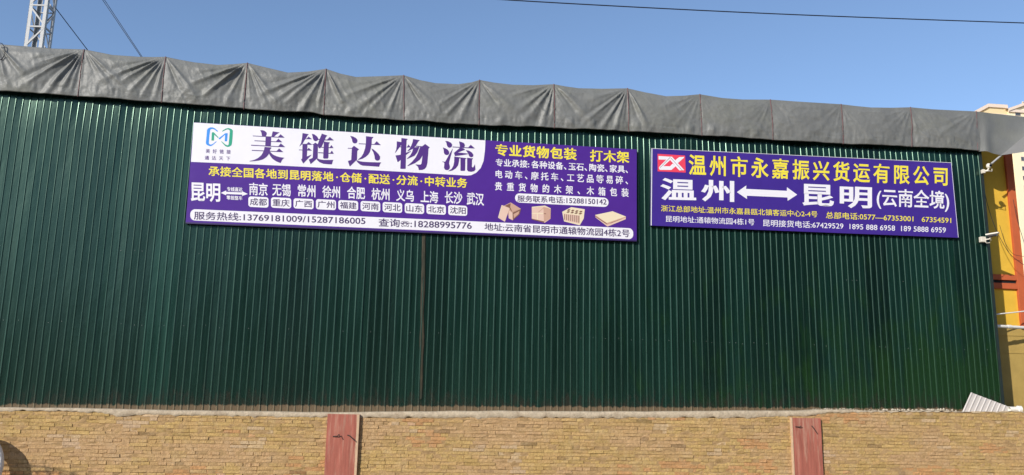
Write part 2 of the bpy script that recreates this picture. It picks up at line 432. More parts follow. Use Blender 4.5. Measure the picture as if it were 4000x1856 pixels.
wall = thing('brick_wall', 'low wall of rough weathered yellow bricks with a grey mortar cap below the green shed', 'brick wall', loc=(0, YB + 0.15, 0))
winv = Matrix.Translation((0, -(YB + 0.15), 0))
def build_bricks():
    H, J = 0.094, 0.012
    V, F, C = [], [], []
    x_lo, x_hi = -17.0, 27.0
    row = 0
    z = 0.0
    pal = [np.array(c) for c in ((0.45, 0.305, 0.115), (0.42, 0.28, 0.10), (0.48, 0.33, 0.13), (0.45, 0.285, 0.13), (0.40, 0.265, 0.105), (0.44, 0.28, 0.12))]
    while z < 3.7:
        x = x_lo - rng.random() * 0.4
        while x < x_hi:
            head = row % 3 == 1 or (row % 3 == 2 and rng.random() < 0.2)
            L = (0.225 if head else 0.47) * rng.uniform(0.94, 1.06)
            xm = x + L / 2
            zt = float(brick_top(xm))
            if z + H * 0.4 < zt:
                h = min(H, zt - z + 0.01) * rng.uniform(0.93, 1.0)
                jut = rng.normal(0.001, 0.0055) + (rng.uniform(0.006, 0.016) if rng.random() < 0.07 else 0)
                wob = 0.006 * noise.noise((xm * 0.8, z * 2.0, 3))
                y0 = YB - jut
                q = rng.normal(0, 0.0055, (8, 3))
                zz = z + wob
                p = np.array([(x, y0, zz), (x + L, y0, zz), (x + L, y0, zz + h), (x, y0, zz + h),
                              (x - .003, YB + 0.03, zz - .003), (x + L + .003, YB + 0.03, zz - .003), (x + L + .003, YB + 0.03, zz + h + .003), (x - .003, YB + 0.03, zz + h + .003)]) + q * np.array([1, 0.6, 1])
                if rng.random() < 0.22:      # chipped corner
                    k = rng.integers(0, 4); p[k, 1] += rng.uniform(0.010, 0.03)
                i = len(V)
                V.extend(map(tuple, p))
                base = (pal[rng.integers(0, len(pal))] * 0.45 + np.array((0.43, 0.285, 0.115)) * 0.55) * rng.uniform(0.94, 1.13)
                n1 = noise.noise((xm * 0.42, z * 1.1, 11)) + 0.5 * noise.noise((xm * 1.6, z * 3.5, 15)); n2 = noise.noise((xm * 0.45 + 9, z * 1.3, 21)); n3 = noise.noise((xm * 0.9, z * 1.6, 41))
                low = min(1.0, max(0.0, 1 - (z - 0.75) / 0.75))
                pink = np.clip(0.30 + 2.4 * n1 - xm * 0.015, 0, 1) * 0.65
                base = base * (1 - pink) + np.array((0.46, 0.292, 0.165)) * pink
                if n2 + 0.26 * low > 0.34 and rng.random() < 0.6:
                    base = np.array((0.48, 0.262, 0.115)) * rng.uniform(0.88, 1.06)
                if n3 > 0.40 and rng.random() < 0.5:
                    base = base * 0.6 + 0.4 * np.array((0.55, 0.42, 0.31)) * rng.uniform(0.9, 1.1)
                if rng.random() < 0.03: base = base * rng.uniform(0.6, 0.8)
                for f in ((0, 1, 2, 3), (0, 4, 5, 1), (1, 5, 6, 2), (2, 6, 7, 3), (3, 7, 4, 0)):
                    F.append(tuple(i + a for a in f)); C.append((*base, 1.0))
            x += L + (J * rng.uniform(0.7, 1.6) + (rng.uniform(0.004, 0.014) if rng.random() < 0.35 else 0) if head else J * rng.uniform(0.1, 0.9))
        z += H + J * rng.uniform(0.85, 1.1)
        row += 1
    bm_ = mat('weathered brick', (0.4, 0.3, 0.15), 0.92, spec=0.2, attr='brickcol', var=0.30, scale=13, bump=1.0, bscale=24, dirt=(0.55, 0.42, 0.27), dirt_amt=0.35, dirt_scale=3.0)
    o = obj('brickwork', V, F, bm_, wall)
    a = o.data.attributes.new('brickcol', 'FLOAT_COLOR', 'FACE')
    a.data.foreach_set('color', np.array(C, np.float32).ravel())
    o.matrix_parent_inverse = winv
    # mortar core, its face a little behind the bricks
    xs = np.arange(x_lo, x_hi + 0.01, 0.10)
    zs = np.linspace(0, 1, 40)
    rows = []
    for t in zs:
        r = []
        for x in xs:
            zt = float(brick_top(x)) * t
            r.append((x, YB + 0.010 + 0.022 * noise.noise((x * 4, zt * 6, 2)), zt))
        rows.append(r)
    rows.append([(x, YB + 0.36, float(brick_top(x))) for x in xs])
    rows.append([(x, YB + 0.36, 0) for x in xs])
    mb = MB(); mb.grid(rows)
    o = mb.build('mortar', mat('sandy mortar', (0.385, 0.25, 0.12), 0.95, spec=0.2, var=0.3, scale=7, bump=0.8, bscale=45), wall)
    o.matrix_parent_inverse = winv
    # mortar cap with a ragged lower edge
    xs = np.arange(x_lo, x_hi + 0.01, 0.05)
    R = [[], [], [], [], [], []]
    for x in xs:
        zb = float(brick_top(x)) - 0.005 + 0.050 * noise.noise((x * 2.3, 1, 7)) + 0.05 * noise.noise((x * 6.1, 4, 7))
        zt = max(float(cap_top(x)) + 0.014 * noise.noise((x * 1.3, 2, 5)), zb + 0.008)
        yy = YB - 0.012 - 0.006 * noise.noise((x * 3, 9, 1))
        hgt = zt - zb
        R[0].append((x, YB + 0.01, zb)); R[1].append((x, yy, zb + 0.1 * hgt)); R[2].append((x, yy + 0.004 + 0.005 * noise.noise((x * 6, 5, 5)), zb + 0.62 * hgt))
        R[3].append((x, yy + 0.03, zt - 0.06 * hgt)); R[4].append((x, yy + 0.07, zt)); R[5].append((x, YW + 0.02, zt + 0.02))
    mb = MB(); mb.grid(R)
    o = mb.build('mortar_cap', mat('pale mortar cap', (0.47, 0.385, 0.275), 0.95, spec=0.2, var=0.3, scale=5, bump=1.0, bscale=16, dirt=(0.30, 0.225, 0.15), dirt_amt=0.9, dirt_scale=2.2), wall, smooth=True)
    o.matrix_parent_inverse = winv
build_bricks()

# ------------------------------------------------------------------ tarpaulin
TOP = [(-600, 140), (-330, 150), (0, 174), (94, 182), (205, 191), (330, 194), (440, 216), (540, 223), (600, 224), (648, 223), (700, 234), (760, 245), (850, 255), (910, 252), (967, 247), (1040, 265), (1125, 285), (1200, 281), (1274, 270), (1330, 289), (1390, 302), (1490, 299), (1577, 295), (1640, 314), (1700, 326), (1790, 330), (1840, 323), (1873, 313), (1930, 324), (2000, 332), (2080, 334), (2163, 330), (2210, 339), (2260, 346), (2350, 348), (2450, 346), (2520, 362), (2600, 377), (2670, 375), (2733, 369), (2820, 384), (2900, 390), (3008, 390), (3100, 397), (3180, 402), (3284, 408), (3340, 415), (3400, 421), (3480, 422), (3555, 420), (3640, 428), (3700, 431), (3810, 436)]
BOT = [(-600, 318), (-330, 334), (0, 356), (170, 368), (305, 376), (420, 386), (540, 395), (640, 400), (800, 414), (870, 417), (1000, 430), (1100, 437), (1210, 441), (1265, 449), (1400, 460), (1500, 466), (1600, 473), (1740, 482), (1850, 488), (2000, 494), (2165, 500), (2400, 511), (2550, 519), (2800, 533), (3100, 552), (3400, 567), (3700, 580), (3815, 589)]
ANCH = [(-10, 174, -30, 355), (330, 194, 305, 376), (648, 223, 632, 400), (967, 247, 953, 426), (1274, 270, 1265, 448), (1577, 295, 1578, 471), (1873, 313, 1870, 488), (2163, 330, 2165, 500), (2450, 346, 2455, 514), (2733, 369, 2741, 530), (3008, 390, 3018, 546), (3284, 408, 3292, 562), (3555, 420, 3560, 573), (3812, 436, 3817, 589)]
YT0, YT1 = 28.99, 28.93
M['tarp'] = mat('grey pvc tarpaulin', (0.168, 0.169, 0.158), 0.5, spec=0.4, var=0.13, scale=1.4, bump=0.35, bscale=14, dirt=(0.19, 0.19, 0.145), dirt_amt=0.5, dirt_scale=0.55)
tarp = thing('tarpaulin', 'grey tarpaulin draped in scallops along the eave of the green shed', 'tarpaulin', loc=(0, YT1, EAVE - 1.0))
tinv = Matrix.Translation((0, -YT1, -(EAVE - 1.0)))
top_f = px_curve(TOP, YT0); bot_f = px_curve(BOT, YT1)
anch = []
for (xa, ya, xb, yb) in ANCH:
    a = W(xa, ya, YT0); b = W(xb, yb, YT1)
    r = np.random.default_rng(int(xa) + 100)
    strength = 1.0 if xa < 1700 else (0.75 if xa < 2700 else 0.17)
    folds = []
    for t in np.linspace(-68, -22, 4) + r.uniform(-7, 7, 4):
        folds.append((math.radians(t), r.uniform(0.035, 0.090) * strength, math.radians(r.uniform(2.3, 4.4)), r.uniform(1.5, 2.5)))
    for t in r.uniform(18, 52, 2):
        folds.append((math.radians(t), r.uniform(0.04, 0.08) * strength, math.radians(r.uniform(3, 5)), r.uniform(1.2, 2.0)))
    for t in r.uniform(-10, 10, 2):
        folds.append((math.radians(t), 0.03 * strength, math.radians(3), 1.6))
    anch.append((a.x, a.z, folds))
ax_list = [a[0] for a in anch]
def tarp_disp(x, z, zt, zb):
    v = (zt - z) / (zt - zb)
    d = 0.0
    for (ax, az, folds) in anch:
        dx = x - ax
        if abs(dx) > 2.2: continue
        dz = az - z + 0.015
        r = math.hypot(dx, dz)
        th = math.atan2(dx, dz)
        for (t0, A, w, R) in folds:
            u = (th - t0) / w
            if abs(u) > 5: continue
            env = min(1.0, r / 0.45) * max(0.0, 1 - (r / R) ** 3)
            d += A * env * (math.exp(-u * u) - 0.55 * math.exp(-((u + 2.0) / 1.1) ** 2))
    k = np.searchsorted(ax_list, x)
    if 0 < k < len(ax_list):
        s_ = (x - ax_list[k - 1]) / (ax_list[k] - ax_list[k - 1])
        d += 0.10 * math.sin(math.pi * s_ ** 0.85) * (0.35 + 0.65 * math.sin(math.pi * min(max(v * 0.8 + 0.1, 0), 1)))
    d += 0.05 * math.sin(math.pi * min(max(v, 0), 1)) * (0.5 + noise.noise((x * 0.45, 3, 1)))
    d += 0.022 * noise.noise((x * 1.8, z * 2.6, 4)) + 0.008 * noise.noise((x * 6, z * 8, 9))
    # puckers above the hem
    d -= 0.010 * math.exp(-((v - 0.84) / 0.012) ** 2) * (0.5 + noise.noise((x * 0.8, 5, 5)))
    e = math.exp(-((v - 0.86) / 0.10) ** 2)
    d += e * (0.050 * max(0, noise.noise((x * 2.6, 7, 3)) - 0.05) * 2 + 0.016 * noise.noise((x * 8.5, z * 3, 13)))
    d += 0.012 * noise.noise((x * 3.1, 1.7, z * 0.6)) * v
    msk = 0.22 + 0.75 * max(0, noise.noise((x * 0.7, z * 0.9, 31)))
    for (ca_, sa_, fu, fv, amp, sd_) in ((0.80, 0.60, 2.8, 0.8, 0.026, 51), (0.95, -0.30, 2.4, 0.9, 0.018, 61), (0.5, 0.87, 5.5, 1.6, 0.014, 71), (0.9, 0.44, 8.0, 2.4, 0.009, 81)):
        u_ = (x * ca_ + z * sa_) * fu; w_ = (-x * sa_ + z * ca_) * fv
        rdg = 1 - abs(noise.noise((u_, w_, sd_))) * 3.2
        if rdg > 0: d += amp * msk * rdg * rdg
    return d
def build_tarp():
    x0, x1 = W(-560, 150, YT0).x, anch[-1][0]
    xs = np.arange(x0, x1 + 0.001, (x1 - x0) / 1500)
    nv = 52
    rows = []
    rows.append([(x, YT0 + 1.5, float(top_f(x)) + 0.12) for x in xs])      # lies back over the roof
    rows.append([(x, YT0 + 0.06, float(top_f(x)) + 0.012) for x in xs])
    for j in range(nv + 1):
        v = j / nv
        r = []
        for x in xs:
            zt, zb = float(top_f(x)), float(bot_f(x)) + 0.020 * noise.noise((x * 2.2, 3, 3)) + 0.022 * noise.noise((x * 0.8, 8, 3))
            z = zt + (zb - zt) * v
            d = tarp_disp(x, z, zt, zb) * min(1, 0.15 + v * 6)
            d = max(d, -0.06)
            y = YT0 + (YT1 - YT0) * v - 0.02 - d
            r.append((x, y, z))
        rows.append(r)
    rows.append([(x, y + 0.03, z - 0.004) for (x, y, z) in rows[-1]])
    rows.append([(x, y + 0.034, z + 0.10) for (x, y, z) in rows[-2]])
    mb = MB(); mb.grid(rows)
    o = mb.build('sheet', M['tarp'], tarp, smooth=True); o.matrix_parent_inverse = tinv
build_tarp()
# the loose end that reaches past the corner over the alley
mb = MB(); rows = []
n = 26
for a in range(n + 1):
    s = a / n
    xpx = 3812 + s * 330
    top = W(xpx, 436 + s * 36, YT0 - 0.02 + 0.5 * s)
    if xpx < 3912:
        t = (xpx - 3812) / 100
        bot = W(xpx + 3 * (1 - t), 589 + 17 * t, YT1 - 0.03 - 0.02 * t)
    else:
        t = (xpx - 3912) / 230
        bot = W(xpx, 606 - 205 * t * 0.93, YT1 - 0.05)
    r = []
    for b in range(19):
        v = b / 18
        p = top.lerp(bot, v)
        d = 0.10 * math.exp(-((s - 0.10) / 0.06) ** 2) * (0.2 + v) - 0.06 * math.exp(-((s - 0.03) / 0.03) ** 2) * v + 0.02 * noise.noise((p.x * 2, p.z * 2, 3)) * min(1, s * 10)
        r.append(p + Vector((0, -d, 0)))
    rows.append(r)
mb.grid(rows)
o = mb.build('loose_end', M['tarp'], tarp, smooth=True); o.matrix_parent_inverse = tinv
mb = MB(); rows = []
for a in range(13):
    s = a / 12
    xpx = 3908 + s * 234
    t = max(0, (xpx - 3912) / 230)
    up = W(xpx, 606 - 205 * t * 0.93, YT1 - 0.055)
    lo = W(xpx, 607 - 34 * s, YT1 - 0.06 - 0.9 * s)
    rows.append([up.lerp(lo, k / 8) + Vector((0, 0, -0.05 * s * math.sin(math.pi * k / 8))) for k in range(9)])
mb.grid(rows)
o = mb.build('turned_flap', mat('sunlit tone of tarpaulin', (0.195, 0.19, 0.18), 0.5, var=0.05, scale=2), tarp, smooth=True); o.matrix_parent_inverse = tinv  # paler colour stands in for the flap facing the sun
o['label'] = 'turned-up flap at the free end, sunlit tone in its colour'

# ropes pulled down over the tarpaulin
M['rope'] = mat('faded red rope', (0.18, 0.09, 0.09), 0.8, var=0.25, scale=12)
ORD = ['first', 'second', 'third', 'fourth', 'fifth', 'sixth', 'seventh', 'eighth', 'ninth', 'tenth', 'eleventh', 'twelfth']
for i, (xa, ya, xb, yb) in enumerate(ANCH[1:]):
    a = W(xa, ya, YT0); b = W(xb, yb, YT1)
    pts = []
    for k in range(25):
        v = k / 24
        x = a.x + (b.x - a.x) * v; z = a.z + (b.z - a.z) * v
        zt, zb = float(top_f(x)), float(bot_f(x))
        d = max(tarp_disp(x, z, zt, zb) * min(1, 0.15 + v * 6), -0.05) if i < 12 else 0.0
        pts.append(Vector((x + 0.012 * noise.noise((v * 5, i, 1)), YT0 + (YT1 - YT0) * v - 0.020 - d - 0.013, z)))
    pts.insert(0, Vector((a.x, YT0 + 0.25, a.z + 0.02)))
    pts.append(pts[-1] + Vector((0, 0.03, -0.012)))
    mb = MB(); mb.tube(pts, 0.013, 7)
    lab = ('red rope over the grey tarpaulin, %s of the row counted from the left' % ORD[i]) if i < 12 else 'red rope down the corner of the tarpaulin at the right end of the shed'
    tag(mb.build('rope', M['rope'], smooth=True), lab, 'rope', 'red ropes tying down the tarpaulin')

# black cable loop lying on the tarpaulin at the far left
mb = MB()
lp = [(-14, 178), (-2, 168), (8, 170), (16, 182), (20, 200), (16, 218), (8, 231), (-4, 235), (-14, 232)]
mb.tube([W(x, y, 28.84) for x, y in lp], 0.013, 6)
tag(mb.build('cable_loop', M['wire'], smooth=True), 'thin black cable loop hanging over the left end of the tarpaulin', 'cable')

# ------------------------------------------------------------------ signs
_glyph = {}
def embolden(V, F, w):
    """widen the strokes by a ribbon laid outside every edge of the glyph"""
    E = {}
    G = []
    for f in F:
        a = sum(V[f[i - 1]][0] * V[f[i]][1] - V[f[i]][0] * V[f[i - 1]][1] for i in range(len(f)))
        G.append(f if a > 0 else f[::-1])
    # weld doubled points
    keys = {}; rep_ = []
    for i, v in enumerate(V):
        rep_.append(keys.setdefault((round(v[0], 5), round(v[1], 5)), i))
    for f in G:
        for i in range(len(f)):
            E[(rep_[f[i - 1]], rep_[f[i]])] = 1
    bd = [(a, b) for (a, b) in E if (b, a) not in E and a != b]
    nrm = {}
    for a, b in bd:
        d = V[b] - V[a]; l = math.hypot(*d)
        if l < 1e-7: continue
        n = np.array((d[1], -d[0])) / l
        nrm.setdefault(a, []).append(n); nrm.setdefault(b, []).append(n)
    out = {}; VV = [v for v in V]
    for i, ns in nrm.items():
        m = sum(ns); l = math.hypot(*m)
        if l < 1e-6: m = ns[0]
        else:
            m = m / l
            m = m / max(0.55, float(np.dot(m, ns[0])))
        out[i] = len(VV); VV.append(V[i] + m * w)
    H = list(G)
    for a, b in bd:
        if a in out and b in out: H.append((a, out[a], out[b], b))
    return np.array(VV), H
def text_mesh(s, off=0.0, res=3):
    key = (s, off)
    if key in _glyph: return _glyph[key]
    c = bpy.data.curves.new('txt', 'FONT')
    c.body = s; c.size = 1; c.resolution_u = res
    o = bpy.data.objects.new('txt', c)
    col.objects.link(o)
    bpy.context.view_layer.update()
    me = bpy.data.meshes.new_from_object(o.evaluated_get(bpy.context.evaluated_depsgraph_get()))
    V = np.array([v.co[:2] for v in me.vertices]); F = [tuple(p.vertices) for p in me.polygons]
    bpy.data.objects.remove(o); bpy.data.curves.remove(c); bpy.data.meshes.remove(me)
    if off > 0: V, F = embolden(V, F, off)
    _glyph[key] = (V, F)
    return V, F

class Sign:
    def __init__(s, corners, Yf, root, inv):
        # corners in the photo: TL, TR, BR, BL
        s.root, s.inv, s.Yf = root, inv, Yf
        s.P = [W(x, y, Yf) for x, y in corners]
        A = []; b = []
        for (x, y), (u, v) in zip(corners, ((0, 0), (1, 0), (1, 1), (0, 1))):
            A += [[x, y, 1, 0, 0, 0, -u * x, -u * y], [0, 0, 0, x, y, 1, -v * x, -v * y]]; b += [u, v]
        s.h = np.linalg.solve(np.array(A), np.array(b))
    def st(s, x, y):
        h = s.h; w = h[6] * x + h[7] * y + 1
        return ((h[0] * x + h[1] * y + h[2]) / w, (h[3] * x + h[4] * y + h[5]) / w)
    def pt(s, u, v, lay):
        p = (s.P[0] * (1 - u) + s.P[1] * u) * (1 - v) + (s.P[3] * (1 - u) + s.P[2] * u) * v
        return Vector((p.x, s.Yf - lay, p.z))
    def px(s, x, y, lay):
        return s.pt(*s.st(x, y), lay)
    def finish(s, mb, name, mats, parent=None):
        o = mb.build(name, mats, parent or s.root)
        o.matrix_parent_inverse = s.inv if (parent is None or parent is s.root) else Matrix.Identity(4)
        return o
    def polys(s, name, plist, mats, lay, parent=None):
        mb = MB()
        for k, q in enumerate(plist):
            m = 0
            if isinstance(q, tuple) and isinstance(q[1], int) and isinstance(q[0], list): q, m = q
            mb.face([s.px(x, y, lay + 0.0004 * k) for x, y in q], m)
        return s.finish(mb, name, mats, parent)
    def text(s, string, quad, m, lay, off=0.0, name='lettering', parent=None, adv=None, gap=1.0, em=False):
        """quad: xl, ytl, ybl, xr, ytr, ybr of the inked box in the photo"""
        xl, ytl, ybl, xr, ytr, ybr = quad
        if adv is None:
            V, F = text_mesh(string, off)
            V = V.copy()
        else:
            VV, F = [], []; x = 0.0; n = 0
            for ch in string:
                a = adv.get(ch, gap)
                if ch != ' ':
                    v, f = text_mesh(ch, off)
                    v = v.copy(); v[:, 0] += x + (0.16 if ch == '·' else 0)
                    F += [tuple(i + n for i in q) for q in f]; n += len(v); VV.append(v)
                x += a
            V = np.vstack(VV)
        x0, x1 = V[:, 0].min(), V[:, 0].max()
        y0, y1 = (V[:, 1].min(), V[:, 1].max())
        a, b, c, d = s.st(xl, ytl), s.st(xr, ytr), s.st(xr, ybr), s.st(xl, ybl)
        out = []
        for x, y in V:
            u = (x - x0) / (x1 - x0); v = (y1 - y) / (y1 - y0)
            p = [(a[k] * (1 - u) + b[k] * u) * (1 - v) + (d[k] * (1 - u) + c[k] * u) * v for k in (0, 1)]
            out.append(s.pt(p[0], p[1], lay))
        # words that stand clearly apart become parts of their own
        iv = sorted((min(V[i][0] for i in f), max(V[i][0] for i in f), k) for k, f in enumerate(F))
        groups, right = [], -1e9
        for lo, hi, k in iv:
            if lo - right > 0.33: groups.append([])
            groups[-1].append(k); right = max(right, hi)
        for gset in groups:
            used = {}
            fs = [[used.setdefault(i, len(used)) for i in F[k][::-1]] for k in gset]
            o = obj(name, [out[i] for i in used], fs, m, parent or s.root)
            o.matrix_parent_inverse = s.inv if (parent is None or parent is s.root) else Matrix.Identity(4)
        return o
    def round_rect(s, quad, r, m, lay, name, parent=None):
        """quad TL TR BR BL in the photo, r as a fraction of the height"""
        a, b, c, d = [s.st(*q) for q in quad]
        hgt = math.dist((0, a[1]), (0, d[1])); asp = (s.P[1] - s.P[0]).length / (s.P[3] - s.P[0]).length
        wid = abs(b[0] - a[0]) * asp
        ru = r * hgt / wid
        pts = []
        for cx, cy, a0 in ((ru, r, 180), (1 - ru, r, 270), (1 - ru, 1 - r, 0), (ru, 1 - r, 90)):
            for k in range(7):
                t = math.radians(a0 + 15 * k)
                u, v = cx + ru * math.cos(t), cy + r * math.sin(t)
                pts.append([(a[k2] * (1 - u) + b[k2] * u) * (1 - v) + (d[k2] * (1 - u) + c[k2] * u) * v for k2 in (0, 1)])
        mb = MB(); mb.face([s.pt(u, v, lay) for u, v in pts])
        return s.finish(mb, name, m, parent)
    def board(s, thick, m, rim):
        mb = MB()
        f = [s.pt(u, v, 0) for u, v in ((0, 0), (1, 0), (1, 1), (0, 1))]
        nx = 40; rows = []
        for j in range(13):
            rows.append([s.pt(i / nx, j / 12, 0) for i in range(nx + 1)])
        mb.grid(rows)
        bk = [p + Vector((0, thick, 0)) for p in f]
        for i in range(4):
            j = (i + 1) % 4
            mb.face([f[i], f[j], bk[j], bk[i]], 1)
        mb.face(bk[::-1], 1)
        return s.finish(mb, 'panel', [m, rim])
    def bar(s, p, q, w, dep, m, name, lay=0.0):
        a, b = s.pt(*p, 0), s.pt(*q, 0)
        d = (b - a).normalized(); nrm = Vector((-d.z, 0, d.x))
        mb = MB()
        c = [a + nrm * w, b + nrm * w, b - nrm * w, a - nrm * w]
        fr = [Vector((v.x, s.Yf - lay - dep, v.z)) for v in c]; bk = [Vector((v.x, s.Yf - lay + 0.02, v.z)) for v in c]
        mb.face(fr)
        for i in range(4): mb.face([fr[i], bk[i], bk[(i + 1) % 4], fr[(i + 1) % 4]])
        return s.finish(mb, name, m)

YS = 28.935
def make_sign(corners, label):
    P = [W(x, y, YS) for x, y in corners]
    base = (P[3] + P[2]) * 0.5
    root = thing('billboard', label, 'billboard', loc=tuple(base))
    return Sign(corners, YS, root, Matrix.Translation(-base))

# ---- left sign
S = make_sign([(756, 478), (2487, 584), (2487, 943), (725, 873)], 'long purple and white billboard with yellow and white writing and pictures of wooden crates')
S.board(0.085, M['purple'], M['rim'])
S.bar((0.0, 0.994), (1.0, 0.994), 0.022, 0.012, M['rim'], 'frame_rail', 0)
c1 = lambda zx, zy: (700 + zx / 2.39, 450 + zy / 2.39)
c2 = lambda zx, zy: (1300 + zx / 2.39, 450 + zy / 2.39)
c3 = lambda zx, zy: (1900 + zx / 2.39, 500 + zy / 2.39)
S.polys('white_field', [[(757, 479), (1911, 549.6), (1910.5, 570), (1909, 592), (1904, 630), (1893, 658), (1876, 676), (1856, 686), (1840, 687.5), (1500, 668), (1100, 648), (746, 633)]], M['white'], 0.002)
big = []
k1 = lambda L: [(970 + x / 6.639, 490 + y / 6.639) for x, y in L]
k2 = lambda L: [(1350 + x / 7.468, 520 + y / 7.468) for x, y in L]
k3 = lambda L: [(1540 + x / 7.156, 530 + y / 7.156) for x, y in L]
G1 = [
 [(365,130),(420,128),(480,145),(530,185),(545,215),(535,250),(515,292),(415,292),(400,200)],
 [(700,160),(885,190),(850,210),(790,250),(735,302),(665,302),(680,240)],
 [(170,270),(840,304),(910,235),(1017,328),(840,324),(170,288)],
 [(215,395),(785,423),(850,350),(957,447),(785,442),(215,414)],
 [(125,510),(850,548),(915,473),(1032,572),(850,568),(125,532)],
 [(145,643),(800,676),(870,605),(982,702),(800,696),(145,664)],
 [(512,300),(660,300),(650,550),(500,550)],
 [(485,565),(660,580),(662,600),(630,630),(620,700),(585,770),(530,830),(440,890),(330,920),(180,938),(85,942),(85,930),(200,905),(310,855),(400,780),(450,690),(470,640)],
 [(618,690),(640,700),(700,760),(780,800),(880,830),(1015,850),(975,875),(945,910),(915,980),(880,975),(790,940),(700,880),(640,810),(598,735)],
 [(1490,205),(1655,235),(1625,265),(1590,330),(1540,400),(1495,480),(1415,555),(1408,548),(1450,470),(1475,350)],
 [(1570,352),(1600,348),(1650,298),(1742,367),(1570,367)],
 [(1485,487),(1600,487),(1650,438),(1735,500),(1735,514),(1485,507)],
 [(1395,635),(1610,643),(1650,590),(1742,664),(1610,662),(1395,652)],
 [(1490,500),(1620,500),(1605,815),(1725,770),(1720,785),(1510,1000),(1450,895),(1480,870)],
 [(1735,225),(1800,240),(1870,290),(1905,345),(1900,385),(1870,410),(1830,418),(1790,400),(1765,350),(1755,290)],
 [(1740,495),(1785,490),(1825,455),(1900,500),(1895,560),(1890,850),(1850,890),(1705,1015),(1655,895),(1720,870),(1760,850),(1775,520)],
 [(1870,855),(1940,890),(2050,905),(2305,905),(2285,940),(2265,1020),(2180,1018),(2040,1005),(1930,960),(1870,900)],
 [(2000,220),(2145,272),(2105,310),(2060,420),(1990,570),(1945,608),(1905,580),(1895,490),(1935,380)],
 [(1890,363),(2140,376),(2210,308),(2317,397),(2140,400),(1890,384)],
 [(1990,568),(2210,578),(2250,518),(2307,597),(2210,598),(1990,586)],
 [(1905,706),(2220,723),(2265,663),(2312,747),(2220,744),(1905,727)],
 [(2055,430),(2205,450),(2205,465),(2180,490),(2170,840),(2155,870),(2050,870),(2035,850)]]
G2 = [
 [(248,90),(340,110),(420,155),(465,210),(462,260),(440,300),(390,315),(340,300),(315,265),(300,190)],
 [(180,443),(300,448),(300,468),(180,464)],
 [(300,440),(360,380),(510,485),(460,530),(450,790),(410,825),(250,980),(235,980),(180,825),(280,795),(290,600)],
 [(440,800),(540,835),(650,850),(800,858),(1165,868),(1130,910),(1100,995),(900,980),(620,962),(540,930),(480,880),(435,825)],
 [(505,310),(955,333),(1030,248),(1152,362),(955,353),(505,332)],
 [(715,100),(930,125),(925,145),(885,180),(880,330),(860,440),(830,560),(780,640),(700,710),(610,760),(485,795),(480,785),(580,700),(640,600),(690,450),(710,300)],
 [(865,460),(920,480),(1000,540),(1080,620),(1130,700),(1125,770),(1090,810),(1040,818),(1000,800),(975,770),(965,680),(930,570)]]
G3 = [
 [(190,168),(320,190),(320,260),(280,320),(150,495),(140,490),(175,400),(188,300)],
 [(275,313),(320,313),(320,337),(275,337)], [(465,323),(485,318),(520,258),(580,337),(465,344)],
 [(320,75),(495,100),(490,115),(465,140),(450,480),(440,930),(430,940),(300,940),(290,925),(300,690),(225,750),(210,745),(155,565),(300,545),(312,300)],
 [(448,490),(585,440),(580,458),(448,552)],
 [(645,105),(830,135),(825,150),(790,175),(720,300),(640,380),(495,452),(488,442),(560,360),(600,280),(635,180)],
 [(720,293),(905,306),(985,242),(1112,340),(1075,378),(1068,520),(1045,780),(1015,890),(965,945),(900,970),(808,970),(800,930),(775,870),(718,828),(720,815),(800,822),(860,820),(882,790),(912,560),(870,430),(840,322),(720,314)],
 [(650,345),(820,320),(810,360),(760,480),(690,570),(480,667),(476,655),(570,560),(620,470),(650,370)],
 [(845,320),(920,320),(915,560),(840,680),(700,780),(495,864),(488,855),(620,740),(720,620),(780,500)],
 [(1540,155),(1620,165),(1700,205),(1738,260),(1730,310),(1700,340),(1660,350),(1615,330),(1590,280),(1575,210)],
 [(1475,340),(1550,365),(1620,410),(1655,470),(1650,520),(1620,550),(1580,555),(1530,535),(1505,490),(1500,410)],
 [(1750,370),(1754,380),(1700,570),(1655,740),(1650,800),(1672,860),(1670,920),(1640,965),(1590,978),(1535,960),(1508,910),(1515,830),(1520,790),(1500,755),(1462,745),(1462,733),(1540,740),(1570,690),(1650,540)],
 [(1925,170),(1990,185),(2060,215),(2090,270),(2080,310),(2060,352),(1950,352),(1945,270)],
 [(1745,316),(2180,340),(2250,263),(2367,370),(2180,362),(1745,337)],
 [(1950,350),(2040,360),(2095,400),(2080,410),(1890,485),(2000,490),(2180,513),(2170,530),(1990,560),(1810,582),(1785,490),(1800,480)],
 [(2110,415),(2200,430),(2280,480),(2325,545),(2315,590),(2290,610),(2250,615),(2215,595),(2195,560),(2180,510)],
 [(1795,595),(1970,620),(1970,640),(1930,650),(1925,720),(1900,840),(1830,930),(1740,985),(1635,1007),(1630,998),(1720,940),(1770,850),(1790,740)],
 [(1965,620),(2130,640),(2130,655),(2100,665),(2095,960),(2085,995),(1970,995),(1965,980)],
 [(2150,630),(2310,645),(2310,660),(2285,675),(2280,880),(2300,900),(2320,895),(2365,810),(2375,900),(2380,960),(2340,1005),(2260,1022),(2180,1010),(2148,970)]]
for ch in ([k1(g_) for g_ in G1[:9]], [k1(g_) for g_ in G1[9:]], [k2(g_) for g_ in G2], [k3(g_) for g_ in G3[:9]], [k3(g_) for g_ in G3[9:]]):
    S.polys('headline_character', ch, M['ink'], 0.004)
